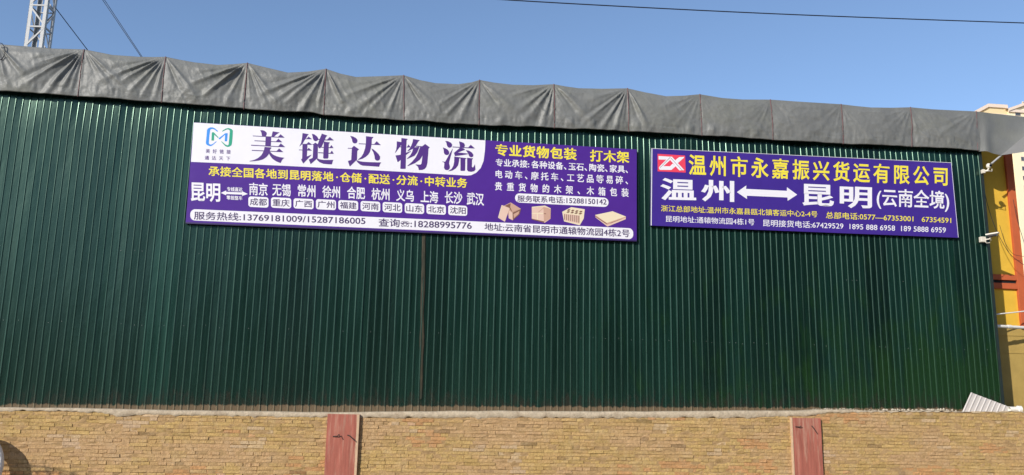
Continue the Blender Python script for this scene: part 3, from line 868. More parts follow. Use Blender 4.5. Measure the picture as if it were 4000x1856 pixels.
# emblem
k4 = lambda L: [(780 + x / 7.469, 480 + y / 7.469) for x, y in L]
S.polys('emblem', [
 (k4([(550,270),(560,240),(470,165),(400,135),(330,135),(260,165),(230,215),(215,400),(195,590),(215,640),(290,680),(350,685),(400,660),(520,560),(510,540),(400,625),(340,640),(300,625),(285,590),(300,400),(325,220),(345,190),(400,180),(455,200)]), 0),
 (k4([(690,265),(695,235),(800,170),(880,155),(970,185),(1010,230),(1005,400),(985,600),(970,660),(900,705),(840,710),(780,685),(665,560),(670,540),(790,640),(850,665),(885,640),(905,400),(920,240),(900,210),(860,195),(810,205)]), 1),
 (k4([(365,520),(375,300),(395,275),(435,280),(580,430),(565,450),(450,350),(440,525)]), 1),
 (k4([(580,470),(590,450),(780,310),(850,305),(855,330),(835,545),(765,545),(775,380),(770,355),(615,490)]), 0)], [M['blue_logo'], M['teal_logo']], 0.004)
def cells(sign, string, quad, m, lay, off, gap):
    return sign.text(string, quad, m, lay, off, adv={'、': gap * 0.62, ':': 0.45}, gap=gap)
cells(S, '美好链接', (806, 582, 599, 907, 586.5, 603), M['ink'], 0.004, 0.020, 1.62)
cells(S, '通达天下', (802, 609, 625, 905, 612.5, 628.6), M['ink'], 0.004, 0.020, 1.62)
S.text('承接全国各地到昆明落地·仓储·配送·分流·中转业务', (817, 648.7, 688.5, 1841, 697, 736.6), M['yellow'], 0.003, 0.022, adv={'·': 0.55}, gap=1.03)
S.text('昆明', (746, 713, 788, 865, 718, 791), M['white'], 0.003, 0.024)
S.polys('arrow', [[(867, 754.6), (889, 745), (889, 750.2), (953, 752.7), (953, 748.5), (976, 758.8), (953, 766.5), (953, 761.5), (889, 759), (889, 764)]], M['white'], 0.003)
S.text('专线直达', (892, 731, 748, 954.5, 733, 750), M['white'], 0.003, 0.022)
S.text('零担整车', (890, 764, 781, 954.5, 767, 783.5), M['white'], 0.003, 0.022)
for w, cc, x0, y0, x1, y1 in (('南京', c1, 672, 632, 850, 755), ('无锡', c1, 893, 640, 1070, 762), ('常州', c1, 1137, 650, 1305, 772), ('徐州', c1, 1370, 660, 1538, 780),
        ('合肥', c2, 170, 668, 340, 790), ('杭州', c2, 400, 682, 570, 802), ('义乌', c2, 632, 695, 797, 812), ('上海', c2, 860, 708, 1025, 825), ('长沙', c2, 1085, 715, 1248, 835), ('武汉', c2, 1288, 725, 1448, 848)):
    a, b = cc(x0, y0), cc(x1, y1)
    S.text(w, (a[0], a[1] - 0.5, b[1] - 3.0, b[0], a[1] + 3.0, b[1] + 0.5), M['white'], 0.003, 0.020)
for w, cc, x0, y0, x1, y1 in (('成都', c1, 665, 760, 858, 867), ('重庆', c1, 882, 768, 1075, 875), ('广西', c1, 1097, 778, 1288, 882), ('广州', c1, 1310, 786, 1500, 890),
        ('福建', c2, 88, 795, 275, 897), ('河南', c2, 298, 803, 483, 907), ('河北', c2, 505, 813, 688, 917), ('山东', c2, 712, 823, 893, 927), ('北京', c2, 915, 833, 1095, 934), ('沈阳', c2, 1117, 841, 1293, 944)):
    a, b = cc(x0, y0), cc(x1, y1)
    q = [(a[0], a[1]), (b[0], a[1] + 4), (b[0], b[1]), (a[0], b[1] - 4)]
    bd = S.round_rect(q, 0.24, M['white'], 0.003, 'badge')
    S.text(w, (a[0] + 6, a[1] + 6.3, b[1] - 10, b[0] - 6, a[1] + 9.8, b[1] - 6.3), M['inkdark'], 0.005, 0.013, parent=bd)
st = S.round_rect([(745, 817), (2474, 892.5), (2474, 935), (743, 861)], 0.42, M['white'], 0.003, 'contact_strip')
S.text('服务热线:13769181009/15287186005', (758.6, 826.5, 858, 1444, 847.5, 879.7), M['inkdark'], 0.005, 0.013, parent=st)
S.text('查询☏:18288995776', (1494.6, 854, 886, 1858.6, 865, 898), M['inkdark'], 0.005, 0.013, parent=st)
S.text('地址:云南省昆明市通辕物流园4栋2号', (1907.5, 872, 901, 2460.7, 897, 928), M['inkdark'], 0.005, 0.013, parent=st)
S.text('专业货物包装', (1949.4, 562.8, 609.6, 2260.7, 579.5, 627.6), M['yellow'], 0.003, 0.030, adv={}, gap=1.06)
S.text('打木架', (2310.9, 585, 631.8, 2459.8, 592, 638), M['yellow'], 0.003, 0.030, adv={}, gap=1.06)
S.text('专业承接:各种设备、玉石、陶瓷、家具、', (1950.2, 620.5, 650.6, 2454.4, 647.3, 677.8), M['white'], 0.003, 0.020, adv={'、': 0.6, ':': 0.45}, gap=1.03)
S.text('电动车、摩托车、工艺品等易碎、', (1950.2, 665, 697.5, 2454.4, 689, 722.5), M['white'], 0.003, 0.020, adv={'、': 0.8}, gap=1.27)
S.text('贵重货物的木架、木箱包装', (1948, 711.5, 745, 2457, 736.5, 771), M['white'], 0.003, 0.020, adv={'、': 1.25}, gap=1.56)
pl = S.round_rect([(2025, 756), (2381, 774), (2381, 810), (2025, 792)], 0.49, M['white'], 0.003, 'phone_pill')
S.text('服务联系电话:15288150142', (2034, 764, 789.5, 2373.5, 775, 803), M['inkdark'], 0.005, 0.013, parent=pl)
k5 = lambda L: [(1960 + x / 4.954, 780 + y / 4.954) for x, y in L]
WM = [M['wood_a'], M['wood_b'], M['wood_c'], M['wood_d']]
S.polys('crate_picture', [(k5([(110,125),(240,60),(435,185),(410,290),(275,405),(205,370),(180,200)]), 1), (k5([(125,128),(240,75),(410,185),(275,255),(215,180)]), 2), (k5([(240,75),(410,185),(275,250),(230,150)]), 1),
    (k5([(275,260),(435,185),(410,290),(285,400)]), 2), (k5([(292,285),(405,225),(390,285),(300,365)]), 1), (k5([(210,215),(275,262),(275,402),(200,360)]), 0), (k5([(70,110),(220,170),(130,435),(0,355)]), 0), (k5([(65,115),(75,110),(10,355),(0,350)]), 3)], WM, 0.003)
S.polys('crate_picture', [(k5([(640,145),(890,120),(1000,175),(995,375),(880,455),(640,375)]), 0), (k5([(860,150),(1000,178),(995,375),(870,440)]), 1), (k5([(640,262),(860,262),(860,282),(640,278)]), 3), (k5([(870,270),(910,272),(910,286),(870,284)]), 2), (k5([(640,372),(870,425),(880,455),(640,388)]), 2), (k5([(740,280),(755,280),(755,395),(740,392)]), 3),
    (k5([(640,145),(890,120),(1000,175),(985,182),(885,140),(655,162)]), 3), (k5([(760,245),(860,160),(868,168),(772,250)]), 1)], WM, 0.003)
ban = [(k5([(1215,240),(1385,150),(1640,190),(1620,370),(1545,500),(1250,425)]), 3), (k5([(1235,270),(1545,310),(1540,470),(1255,410)]), 0)]
for k in range(8):
    x = 1255 + k * 38; ban.append((k5([(x, 285 + k * 4), (x + 15, 287 + k * 4), (x + 15, 395 + k * 8), (x, 393 + k * 8)]), 2))
for r_, c_ in [(i, j) for i in range(2) for j in range(4)]:
    x, y = 1310 + c_ * 66 - r_ * 10 + 10 * c_, 212 + c_ * 10 + r_ * 38 - 22
    ban.append((k5([(x + 22, y), (x + 62, y + 6), (x + 32, y + 32), (x - 8, y + 26)]), 2))
S.polys('crate_picture', ban, WM, 0.003)
S.polys('crate_picture', [(k5([(1835,300),(2160,228),(2410,330),(2405,380),(2065,525),(1840,345)]), 1), (k5([(1835,300),(2160,228),(2410,330),(2055,455)]), 3), (k5([(1840,322),(2050,462),(2050,480),(1842,340)]), 2), (k5([(2120,455),(2340,372),(2340,388),(2120,475)]), 2), (k5([(1838,335),(2060,490),(2410,350),(2405,382),(2065,525),(1840,347)]), 0)], WM, 0.003)

# ---- right sign
T = make_sign([(2544, 579), (3717, 635), (3745, 929), (2541, 881)], 'blue violet billboard with a red emblem, yellow headline and a white double arrow')
T.board(0.085, M['violet'], M['rim'])
T.bar((0.002, 0.0), (0.002, 1.0), 0.014, 0.010, M['rim_glint'], 'frame_rail')
T.bar((0.004, 0.004), (1.0, 0.004), 0.007, 0.008, M['rim_glint'], 'frame_rail')
T.bar((0.9985, 0.01), (0.9985, 0.995), 0.006, 0.008, M['rim_glint'], 'frame_rail')
em = T.polys('emblem', [[(2568, 601), (2674.5, 607.5), (2677, 674), (2568.6, 669)]], M['red_logo'], 0.003)
k6 = lambda L: [(2550 + x / 10.867, 580 + y / 10.867) for x, y in L]
T.polys('emblem_letters', [(k6([(240,320),(720,350),(560,475),(240,470)]), 0), (k6([(690,350),(745,350),(745,475),(430,760),(290,900),(250,830),(300,740)]), 0), (k6([(430,750),(720,755),(830,640),(960,750),(780,910),(280,905)]), 0), (k6([(730,350),(800,350),(1320,920),(1110,930),(740,510)]), 0), (k6([(950,490),(1100,370),(1310,355),(1300,400),(1070,600),(1000,640)]), 0),
    (k6([(715,372),(735,380),(300,830),(285,820)]), 1), (k6([(735,395),(752,390),(1240,925),(1215,925)]), 1)], [M['white'], M['grey_line']], 0.005, em)
T.text('温州市永嘉振兴货运有限公司', (2688, 601, 684, 3701, 652, 727.5), M['yellow'], 0.003, 0.020, adv={}, gap=1.17)
T.text('温', (2578.7, 694, 781, 2717.6, 700, 784), M['white'], 0.003, 0.024)
T.text('州', (2736, 700, 786, 2865, 707, 791), M['white'], 0.003, 0.024)
T.polys('arrow', [[(2875, 750), (2912, 724), (2911, 737.5), (3070, 745), (3070, 731), (3110, 760), (3073, 784), (3072, 771), (2914, 764), (2914.5, 777)]], M['white'], 0.003)
T.text('昆', (3130, 717, 802, 3254, 722.5, 807), M['white'], 0.003, 0.024)
T.text('明', (3276.4, 726, 811, 3403, 731.5, 816), M['white'], 0.003, 0.024)
T.text('(云南全境)', (3421.4, 732.5, 814.5, 3707.6, 746, 828), M['white'], 0.003, 0.018, adv={'(': 0.36, ')': 0.36}, gap=1.0)
T.text('浙江总部地址:温州市永嘉县瓯北镇客运中心2-4号', (2581.4, 800.4, 825.5, 3189, 824, 849), M['yellow'], 0.003, 0.007)
T.text('总部电话:0577—67353001   67354591', (3222, 826, 853, 3715, 847, 873), M['yellow'], 0.003, 0.007)
T.text('昆明地址:通辕物流园4栋1号', (2600, 842, 867, 2943.6, 855, 880.5), M['white'], 0.003, 0.007)
T.text('昆明接货电话:67429529  1895 888 6958  189 5888 6959', (2977, 857, 884, 3694, 884, 912), M['white'], 0.003, 0.007)

# ------------------------------------------------------------------ red boards on the brick wall
M['redboard'] = mat('weathered red board', (0.36, 0.118, 0.085), 0.85, spec=0.2, var=0.30, scale=2.6, stretch=(5, 4, 0.35), bump=0.3, bscale=18, dirt=(0.50, 0.33, 0.235), dirt_amt=0.9, dirt_scale=1.5)
M['boardedge'] = mat('pale sawn board edge', (0.55, 0.38, 0.24), 0.8, var=0.2, scale=6)
M['rust'] = mat('rusty iron', (0.05, 0.028, 0.022), 0.8, var=0.3, scale=20)
def red_board(tl, tr, bl, br, label, marks, edge_left):
    Yb = YB - 0.10
    a, b, c, d = W(*tl, Yb), W(*tr, Yb), W(*br, Yb), W(*bl, Yb)
    x0, x1 = (a.x + d.x) / 2, (b.x + c.x) / 2
    zt = (a.z + b.z) / 2
    root = thing('red_board', label, 'board', 'red boards against the brick wall', loc=((x0 + x1) / 2, Yb, 0))
    inv = Matrix.Translation((-(x0 + x1) / 2, -Yb, 0))
    rows = []; n = 14
    for j in range(n + 1):
        z = zt * j / n
        rows.append([(x0 + (x1 - x0) * i / 8 + 0.004 * noise.noise((i, z * 2, x0)), Yb + 0.006 * noise.noise((i * 0.6 + x0, z * 1.3, 2)), z) for i in range(9)])
    mb = MB(); mb.grid(rows)
    bkL, bkR = [], []
    mb.grid([[(r[-1][0], r[-1][1], r[-1][2]) for r in rows], [(r[-1][0], YB + 0.02, r[-1][2]) for r in rows]])
    mb.grid([[(r[0][0], YB + 0.02, r[0][2]) for r in rows], [r[0] for r in rows]])
    mb.grid([rows[-1], [(p[0], YB + 0.02, p[2]) for p in rows[-1]]])
    o = mb.build('panel', M['redboard'], root); o.matrix_parent_inverse = inv
    mb = MB()
    if edge_left: mb.box((x0 - 0.045, Yb - 0.012, 0), (x0 - 0.003, YB + 0.02, zt + 0.01))
    else: mb.box((x1 - 0.085, Yb - 0.016, 0), (x1 - 0.012, Yb - 0.007, zt - 0.01))
    o = bevel(mb.build('edge_batten', M['boardedge'], root), 0.004); o.matrix_parent_inverse = inv
    for pts in marks:
        mb = MB()
        P = [W(x, y, Yb - 0.012 - 0.03 * k) for k, (x, y) in enumerate(pts)]
        mb.tube(P, 0.016, 7)
        o = mb.build('tie_rod', M['rust'], root); o.matrix_parent_inverse = inv
red_board((1278, 1618), (1406, 1618), (1268, 1856), (1395, 1856), 'wide faded red board with two rusty ties, below the large crate-picture billboard', [[(1300, 1705), (1318, 1704), (1324, 1697), (1327, 1708)], [(1357, 1700), (1365, 1702), (1386, 1722)]], False)
red_board((3090, 1633), (3200, 1633), (3110, 1856), (3222, 1856), 'narrower red board with a pale left edge strip, below the billboard with the double arrow', [[(3107, 1667), (3124, 1668), (3131, 1664)], [(3170, 1663), (3178, 1672), (3190, 1690)]], True)

# ------------------------------------------------------------------ offcut sheet and pipe stub on the wall, right
def offcut():
    Yo = 28.985
    tl, tr, bl = W(3790, 1533, Yo), W(3946, 1592, Yo), W(3757, 1610, Yo)
    ux = (tr - tl); wlen = ux.length; ux.normalize(); uz = Vector((-ux.z, 0, ux.x))
    if uz.z > 0: uz = -uz
    uz = (bl - tl).normalized()
    n = 8; prof = []
    pitch = 0.178
    x = 0
    prof.append((0, 0))
    k = 0
    while x < wlen + 0.3:
        prof += [(x + 0.012, -0.0), (x + 0.026, -0.022), (x + 0.05, -0.022), (x + 0.064, 0.0), (x + pitch - 0.001, 0.0)]
        x += pitch
    rows = []
    for t in np.linspace(0, 1.25, 6):
        rows.append([tl + ux * a + uz * t + Vector((0, b - 0.03 * (1 - t), 0)) for a, b in prof])
    mb = MB(); mb.grid(rows)
    m = mat('pale grey roofing offcut', (0.57, 0.53, 0.50), 0.45, var=0.05, scale=4)
    o = mb.build('roofing_offcut', m)
    sd = o.modifiers.new('solid', 'SOLIDIFY'); sd.thickness = 0.003
    tag(o, 'pale grey ribbed sheet offcut leaning tilted behind the brick wall at the right', 'metal sheet')
offcut()
p = W(3966, 1599, 28.80)
mb = MB()
rr = 0.098
def ring(x, r): return [(x, p.y + r * math.cos(t), p.z + r * math.sin(t)) for t in [2 * math.pi * k / 20 for k in range(20)]]
rws = [ring(p.x - 0.22, rr * 0.86), ring(p.x + 0.08, rr * 0.86), ring(p.x + 0.085, rr * 1.22), ring(p.x + 0.20, rr * 1.22), ring(p.x + 0.20, rr * 0.98), ring(p.x - 0.1, rr * 0.75), ring(p.x - 0.22, rr * 0.75), ring(p.x - 0.22, rr * 0.86)]
mb.grid(rws, close=True)
o = mb.build('pipe_stub', M['pvc'], smooth=False)
tag(o, 'short white plastic pipe stub lying on the brick wall beside the roofing offcut', 'pipe')

# rubble crumbs along the wall top at the right
mb = MB()
rb = np.random.default_rng(5)
for k in range(150):
    xpx = rb.uniform(3180, 3745); q = W(xpx, 1600, 28.72)
    zt = float(cap_top(q.x))
    s_ = rb.uniform(0.012, 0.04) * (1.3 if xpx > 3450 else 0.8)
    c = Vector((q.x, 28.72 + rb.uniform(-0.04, 0.2), zt + s_ * 0.55 + rb.uniform(0, 0.02)))
    pts = [c + Vector(d) * s_ * rb.uniform(0.6, 1.1) for d in ((1, 0, 0), (0, 1, 0), (-1, 0, 0), (0, -1, 0), (0, 0, 1), (0, 0, -1))]
    i = len(mb.v); mb.v += [tuple(a) for a in pts]
    for f in ((0, 1, 4), (1, 2, 4), (2, 3, 4), (3, 0, 4), (1, 0, 5), (2, 1, 5), (3, 2, 5), (0, 3, 5)):
        mb.f.append(tuple(i + a for a in f)); mb.m.append(0)
tag(mb.build('rubble', mat('pale mortar crumbs', (0.50, 0.44, 0.35), 0.9, var=0.3, scale=15)), 'pale mortar crumbs scattered along the top of the brick wall', 'rubble', kind='stuff')

# ------------------------------------------------------------------ yellow building at the right
YY = 30.26
yb = thing('yellow_building', 'yellow building with orange pilaster and floor band beyond the right end of the shed', 'building', loc=(W(3930, 900, YY).x, YY, 0))
yinv = Matrix.Translation((-W(3930, 900, YY).x, -YY, 0))
M['ywall'] = mat('yellow render', (0.74, 0.45, 0.05), 0.8, spec=0.3, var=0.08, scale=2.5, bump=0.15, bscale=30)
M['ywall_shade'] = mat('shaded yellow render', (0.42, 0.29, 0.085), 0.85, spec=0.3, var=0.15, scale=2.0, bump=0.2, bscale=25)  # shade over the lower wall put into this duller colour
M['orange'] = mat('orange paint', (0.52, 0.115, 0.04), 0.7, spec=0.3, var=0.08, scale=3)
xr = W(3974, 874, YY).x; xl_p = W(3945, 874, YY).x
zband0, zband1 = W(3940, 1130, YY).z, W(3940, 1075, YY).z
zlow = W(3950, 1283, YY).z
ztop = W(3930, 530, YY).z
mb = MB(); mb.box((XC - 3, YY, zlow), (xr - 0.01, YY + 9, ztop)); o = mb.build('wall', M['ywall'], yb); o.matrix_parent_inverse = yinv
mb = MB(); mb.box((XC - 3, YY - 0.012, 0), (xr + 0.3, YY + 8.9, zlow + 0.002)); o = mb.build('lower_wall', M['ywall_shade'], yb); o.matrix_parent_inverse = yinv
mb = MB(); mb.box((xl_p, YY - 0.10, zlow), (xr, YY + 0.3, ztop + 0.003)); o = bevel(mb.build('pilaster', M['orange'], yb), 0.01); o.matrix_parent_inverse = yinv
zg0, zg1 = W(3940, 1108, YY).z, W(3940, 1096, YY).z
for a, b in ((zband0, zg0), (zg1, zband1)):
    mb = MB(); mb.box((XC - 3, YY - 0.09, a), (xl_p - 0.003, YY + 0.1, b)); o = bevel(mb.build('floor_band', M['orange'], yb), 0.008); o.matrix_parent_inverse = yinv
mb = MB(); mb.box((XC - 3, YY - 0.02, zg0), (xl_p - 0.003, YY + 0.1, zg1)); o = mb.build('band_shade_strip', mat('gap shade', (0.012, 0.010, 0.01), 0.8), yb); o.matrix_parent_inverse = yinv  # black strip stands in for the shade between the two bands
for y in (1310, 1378):  # ledges added to give the thin shadow lines across the lower wall
    z = W(3960, y, YY).z
    mb = MB(); mb.box((XC - 3, YY - 0.03, z - 0.025), (xr + 0.28, YY, z + 0.025)); o = mb.build('shadow_ledge', M['ywall_shade'], yb); o.matrix_parent_inverse = yinv
# white pipes from the shed corner to the yellow building
for i, (a, b, r, lab) in enumerate((((3900, 1232), (4090, 1206), 0.022, 'thin white pipe crossing the alley to the yellow building, above the thick one'), ((3906, 1274), (4090, 1284), 0.055, 'thick white pipe crossing the alley to the yellow building, below the thin one'))):
    mb = MB(); A, B = W(*a, 29.4), W(*b, 29.9)
    A.x = XC + 0.005
    mb.tube([A, A.lerp(B, 0.5) + Vector((0, 0, -0.006)), B], r, 12)
    if i: mb.tube([A.lerp(B, 0.30), A.lerp(B, 0.36)], r * 1.2, 12)
    tag(mb.build('water_pipe', M['pvc'], smooth=False), lab, 'pipe', 'white pipes across the alley')

# ------------------------------------------------------------------ security cameras on the shed corner
def cam_low():
    c = W(3850, 935, 28.86)
    root = thing('security_camera', 'white bullet security camera with hood on the shed corner beside the blue violet billboard', 'security camera', 'security cameras on the shed corner', loc=tuple(c))
    inv = Matrix.Translation(-c)
    mb = MB(); mb.box((c.x - 0.15, c.y + 0.02, c.z - 0.09), (c.x + 0.04, c.y + 0.16, c.z + 0.10)); o = bevel(mb.build('junction_box', M['cream'], root), 0.012); o.matrix_parent_inverse = inv
    e = W(3884, 916, 28.62)
    mb = MB(); mb.tube([c + Vector((0.0, 0.05, 0.0)), c + Vector((0.1, -0.05, 0.0)), c + Vector((0.16, -0.08, 0.07))], 0.022, 8); o = mb.build('arm', M['cream'], root, smooth=True); o.matrix_parent_inverse = inv
    d = (e - (c + Vector((0.02, -0.05, 0.12)))).normalized()
    s0 = c + Vector((0.06, -0.06, 0.11)); s1 = s0 + d * 0.27
    mb = MB(); mb.tube([s0, s1], 0.055, 14); o = mb.build('camera_body', mat('dark camera housing', (0.05, 0.045, 0.045), 0.4), root, smooth=False); o.matrix_parent_inverse = inv
    mb = MB(); mb.tube([s1, s1 + d * 0.012], 0.045, 14); o = mb.build('lens', M['lens'], root); o.matrix_parent_inverse = inv
    up = Vector((0, 0, 1)); sd = d.cross(up).normalized(); up = sd.cross(d)
    mb = MB(); rows = []
    for t in (-0.06, 0.36):
        rows.append([s0 + d * t + sd * a + up * b for a, b in ((-0.075, 0.03), (-0.06, 0.075), (0, 0.085), (0.06, 0.075), (0.075, 0.03))])
    mb.grid(rows); o = mb.build('hood', M['cream'], root); o.modifiers.new('solid', 'SOLIDIFY').thickness = 0.006; o.matrix_parent_inverse = inv
    mb = MB(); mb.tube([c + Vector((-0.05, 0.0, -0.07)), c + Vector((0.0, -0.03, -0.14)), c + Vector((0.1, -0.05, -0.13)), c + Vector((0.17, -0.06, -0.03)), s0], 0.012, 6); o = mb.build('lead', M['cream'], root, smooth=True); o.matrix_parent_inverse = inv
cam_low()
def cam_high():
    c = W(3862, 655, 28.84)
    root = thing('security_camera', 'white dome security camera on a bracket under the tarpaulin at the shed corner', 'security camera', 'security cameras on the shed corner', loc=tuple(c))
    inv = Matrix.Translation(-c)
    mb = MB(); rows = []
    for k in range(9):
        t = math.pi * k / 8
        rows.append([c + Vector((0.085 * math.sin(t) * math.cos(a), 0.085 * math.sin(t) * math.sin(a), 0.06 + 0.10 * math.cos(t))) for a in [2 * math.pi * j / 14 for j in range(14)]])
    mb.grid(rows, close=True); o = mb.build('camera_head', M['cream'], root, smooth=True); o.matrix_parent_inverse = inv
    mb = MB(); q = c + Vector((0.02, -0.09, 0.06)); mb.tube([q + Vector((0, 0.04, 0)), q + Vector((0, -0.012, 0))], 0.045, 12); o = mb.build('lens', M['lens'], root); o.matrix_parent_inverse = inv
    mb = MB(); mb.tube([c + Vector((0, 0, -0.02)), c + Vector((-0.03, 0.02, -0.10)), c + Vector((-0.13, 0.10, -0.12))], 0.032, 9); o = mb.build('arm', M['cream'], root, smooth=True); o.matrix_parent_inverse = inv
    mb = MB(); mb.box((c.x - 0.20, c.y + 0.05, c.z - 0.19), (c.x - 0.10, c.y + 0.18, c.z - 0.05)); o = bevel(mb.build('junction_box', M['cream'], root), 0.012); o.matrix_parent_inverse = inv
    mb = MB(); mb.tube([c + Vector((-0.12, 0.0, -0.14)), c + Vector((0.0, -0.04, -0.13)), c + Vector((0.08, -0.04, -0.15)), c + Vector((0.10, -0.03, -0.05))], 0.012, 6); o = mb.build('lead', M['cream'], root, smooth=True); o.matrix_parent_inverse = inv
cam_high()
# strut that holds the loose end of the tarpaulin
mb = MB(); A, B = W(3872, 640, 29.0), W(3912, 606, 28.95)
mb.tube([A, B], 0.035, 10)
tag(mb.build('strut', M['galv'], smooth=True), 'short grey steel strut propping the free corner of the tarpaulin', 'strut')

# cables in the alley
def cable(pts, r, label, Ys, name='cable', cat='cable'):
    if not isinstance(Ys, (list, tuple)): Ys = [Ys] * len(pts)
    P = [W(x, y, Y) for (x, y), Y in zip(pts, Ys)]
    # smooth the line
    Q = []
    for i in range(len(P) - 1):
        p0, p1, p2, p3 = P[max(i - 1, 0)], P[i], P[i + 1], P[min(i + 2, len(P) - 1)]
        for k in range(6):
            t = k / 6
            Q.append(0.5 * ((2 * p1) + (p2 - p0) * t + (2 * p0 - 5 * p1 + 4 * p2 - p3) * t * t + (3 * p1 - p0 - 3 * p2 + p3) * t ** 3))
    Q.append(P[-1])
    mb = MB(); mb.tube(Q, r, 6)
    return tag(mb.build(name, M['wire'], smooth=True), label, cat)
cable([(3840, 690), (3845, 740), (3862, 815), (3890, 895), (3925, 962), (3955, 1002), (4010, 1042)], 0.009, 'black cable sagging from the upper camera across the yellow wall', 29.5)
cable([(3958, 780), (3972, 850), (3990, 915), (4010, 975)], 0.009, 'thin black cable hanging in front of the pale tower, right of the orange pilaster', 29.9)
cable([(3905, 880), (3925, 945), (3955, 990), (3985, 1000), (4010, 1003)], 0.007, 'thin dark cable across the orange pilaster into the alley', 29.95)

# ------------------------------------------------------------------ lattice mast and wires
def mast():
    a, phi = 0.88, math.radians(27)
    Mb = W(189, 0, 44.0)
    vd = Vector((Mb.x, Mb.y, 0)).normalized(); rt = Vector((vd.y, -vd.x, 0))
    m0 = Vector((Mb.x, Mb.y, 0))
    l0 = m0 + a * (-math.cos(phi) * rt + math.sin(phi) * vd)
    r0 = m0 + a * (math.sin(phi) * rt + math.cos(phi) * vd)
    f0 = l0 + r0 - m0
    ctr = (l0 + r0) / 2
    root = thing('lattice_mast', 'white galvanised lattice mast rising behind the left end of the tarpaulin', 'mast', loc=tuple(ctr))
    inv = Matrix.Translation(-ctr)
    H = 30.0
    cs = [l0, m0, r0, f0]
    for c in cs:
        d1 = (cs[(cs.index(c) + 1) % 4] - c).normalized(); d2 = (cs[(cs.index(c) - 1) % 4] - c).normalized()
        w, t = 0.17, 0.016
        mb = MB()
        for da, db in ((d1, d2), (d2, d1)):
            sec = [c, c + da * w, c + da * w + db * t, c + db * t]
            lo = [Vector((q.x, q.y, 0)) for q in sec]; hi = [Vector((q.x, q.y, H)) for q in sec]
            mb.grid([lo, hi], close=True); mb.face(hi); mb.face(lo[::-1])
        o = mb.build('leg', M['galv'], root); o.matrix_parent_inverse = inv
    bay = 1.12; z0 = W(189, 105, 44.0).z % bay
    for i in range(4):
        p, q = cs[i], cs[(i + 1) % 4]
        mb = MB()
        nrm = (q - p).cross(Vector((0, 0, 1))).normalized()
        k = 0; z = z0
        while z + bay < H:
            A = p.lerp(q, 0.05); B = p.lerp(q, 0.95)
            def bar(u, v, w=0.035):
                d = (v - u).normalized(); s_ = d.cross(nrm).normalized()
                sec = lambda c: [c - s_ * w + nrm * 0.006, c + s_ * w + nrm * 0.006, c + s_ * w - nrm * 0.012, c - s_ * w - nrm * 0.012]
                mb.grid([sec(u), sec(v)], close=True)
                mb.face([u + s_ * w, v + s_ * w, v + s_ * w - nrm * 0.06, u + s_ * w - nrm * 0.06])
            up = Vector((0, 0, 1))
            bar(A + up * z, B + up * z)
            if (k + i) % 2: bar(A + up * (z + 0.08), B + up * (z + bay - 0.06))
            else: bar(B + up * (z + 0.08), A + up * (z + bay - 0.06))
            z += bay; k += 1
        o = mb.build('bracing', M['galv'], root); o.matrix_parent_inverse = inv
mast()
def straight(a, b, Ya, Yb, r, label, name, sag=0.0, cat='wire'):
    A, B = W(*a, Ya), W(*b, Yb)
    mb = MB(); mb.tube([A.lerp(B, k / 20) + Vector((0, 0, -sag * 4 * (k / 20) * (1 - k / 20))) for k in range(21)], r, 6)
    tag(mb.build(name, M['wire'], smooth=True), label, cat)
straight((216, 30), (420, 298), 44.3, 47.0, 0.020, 'thin guy wire running from the lattice mast down behind the tarpaulin', 'guy_wire')
straight((330, -105), (600, 295), 46.0, 46.0, 0.017, 'overhead wire slanting down behind the tarpaulin, left one of a close pair', 'overhead_wire')
straight((337, -108), (601, 291), 46.3, 46.3, 0.017, 'overhead wire slanting down behind the tarpaulin, right one of a close pair', 'overhead_wire')
A = [W(1500, -40, 38), W(2000, 1, 38), W(3000, 53, 38), W(4000, 90, 38), W(4500, 104, 38)]
mb = MB(); Q = []
for i in range(4):
    p0, p1, p2, p3 = A[max(i - 1, 0)], A[i], A[i + 1], A[min(i + 2, 4)]
    for k in range(8):
        t = k / 8
        Q.append(0.5 * ((2 * p1) + (p2 - p0) * t + (2 * p0 - 5 * p1 + 4 * p2 - p3) * t * t + (3 * p1 - p0 - 3 * p2 + p3) * t ** 3))
Q.append(A[-1]); mb.tube(Q, 0.026, 6)
tag(mb.build('power_line', M['wire'], smooth=True), 'long dark power line crossing the sky at the upper right', 'power line')

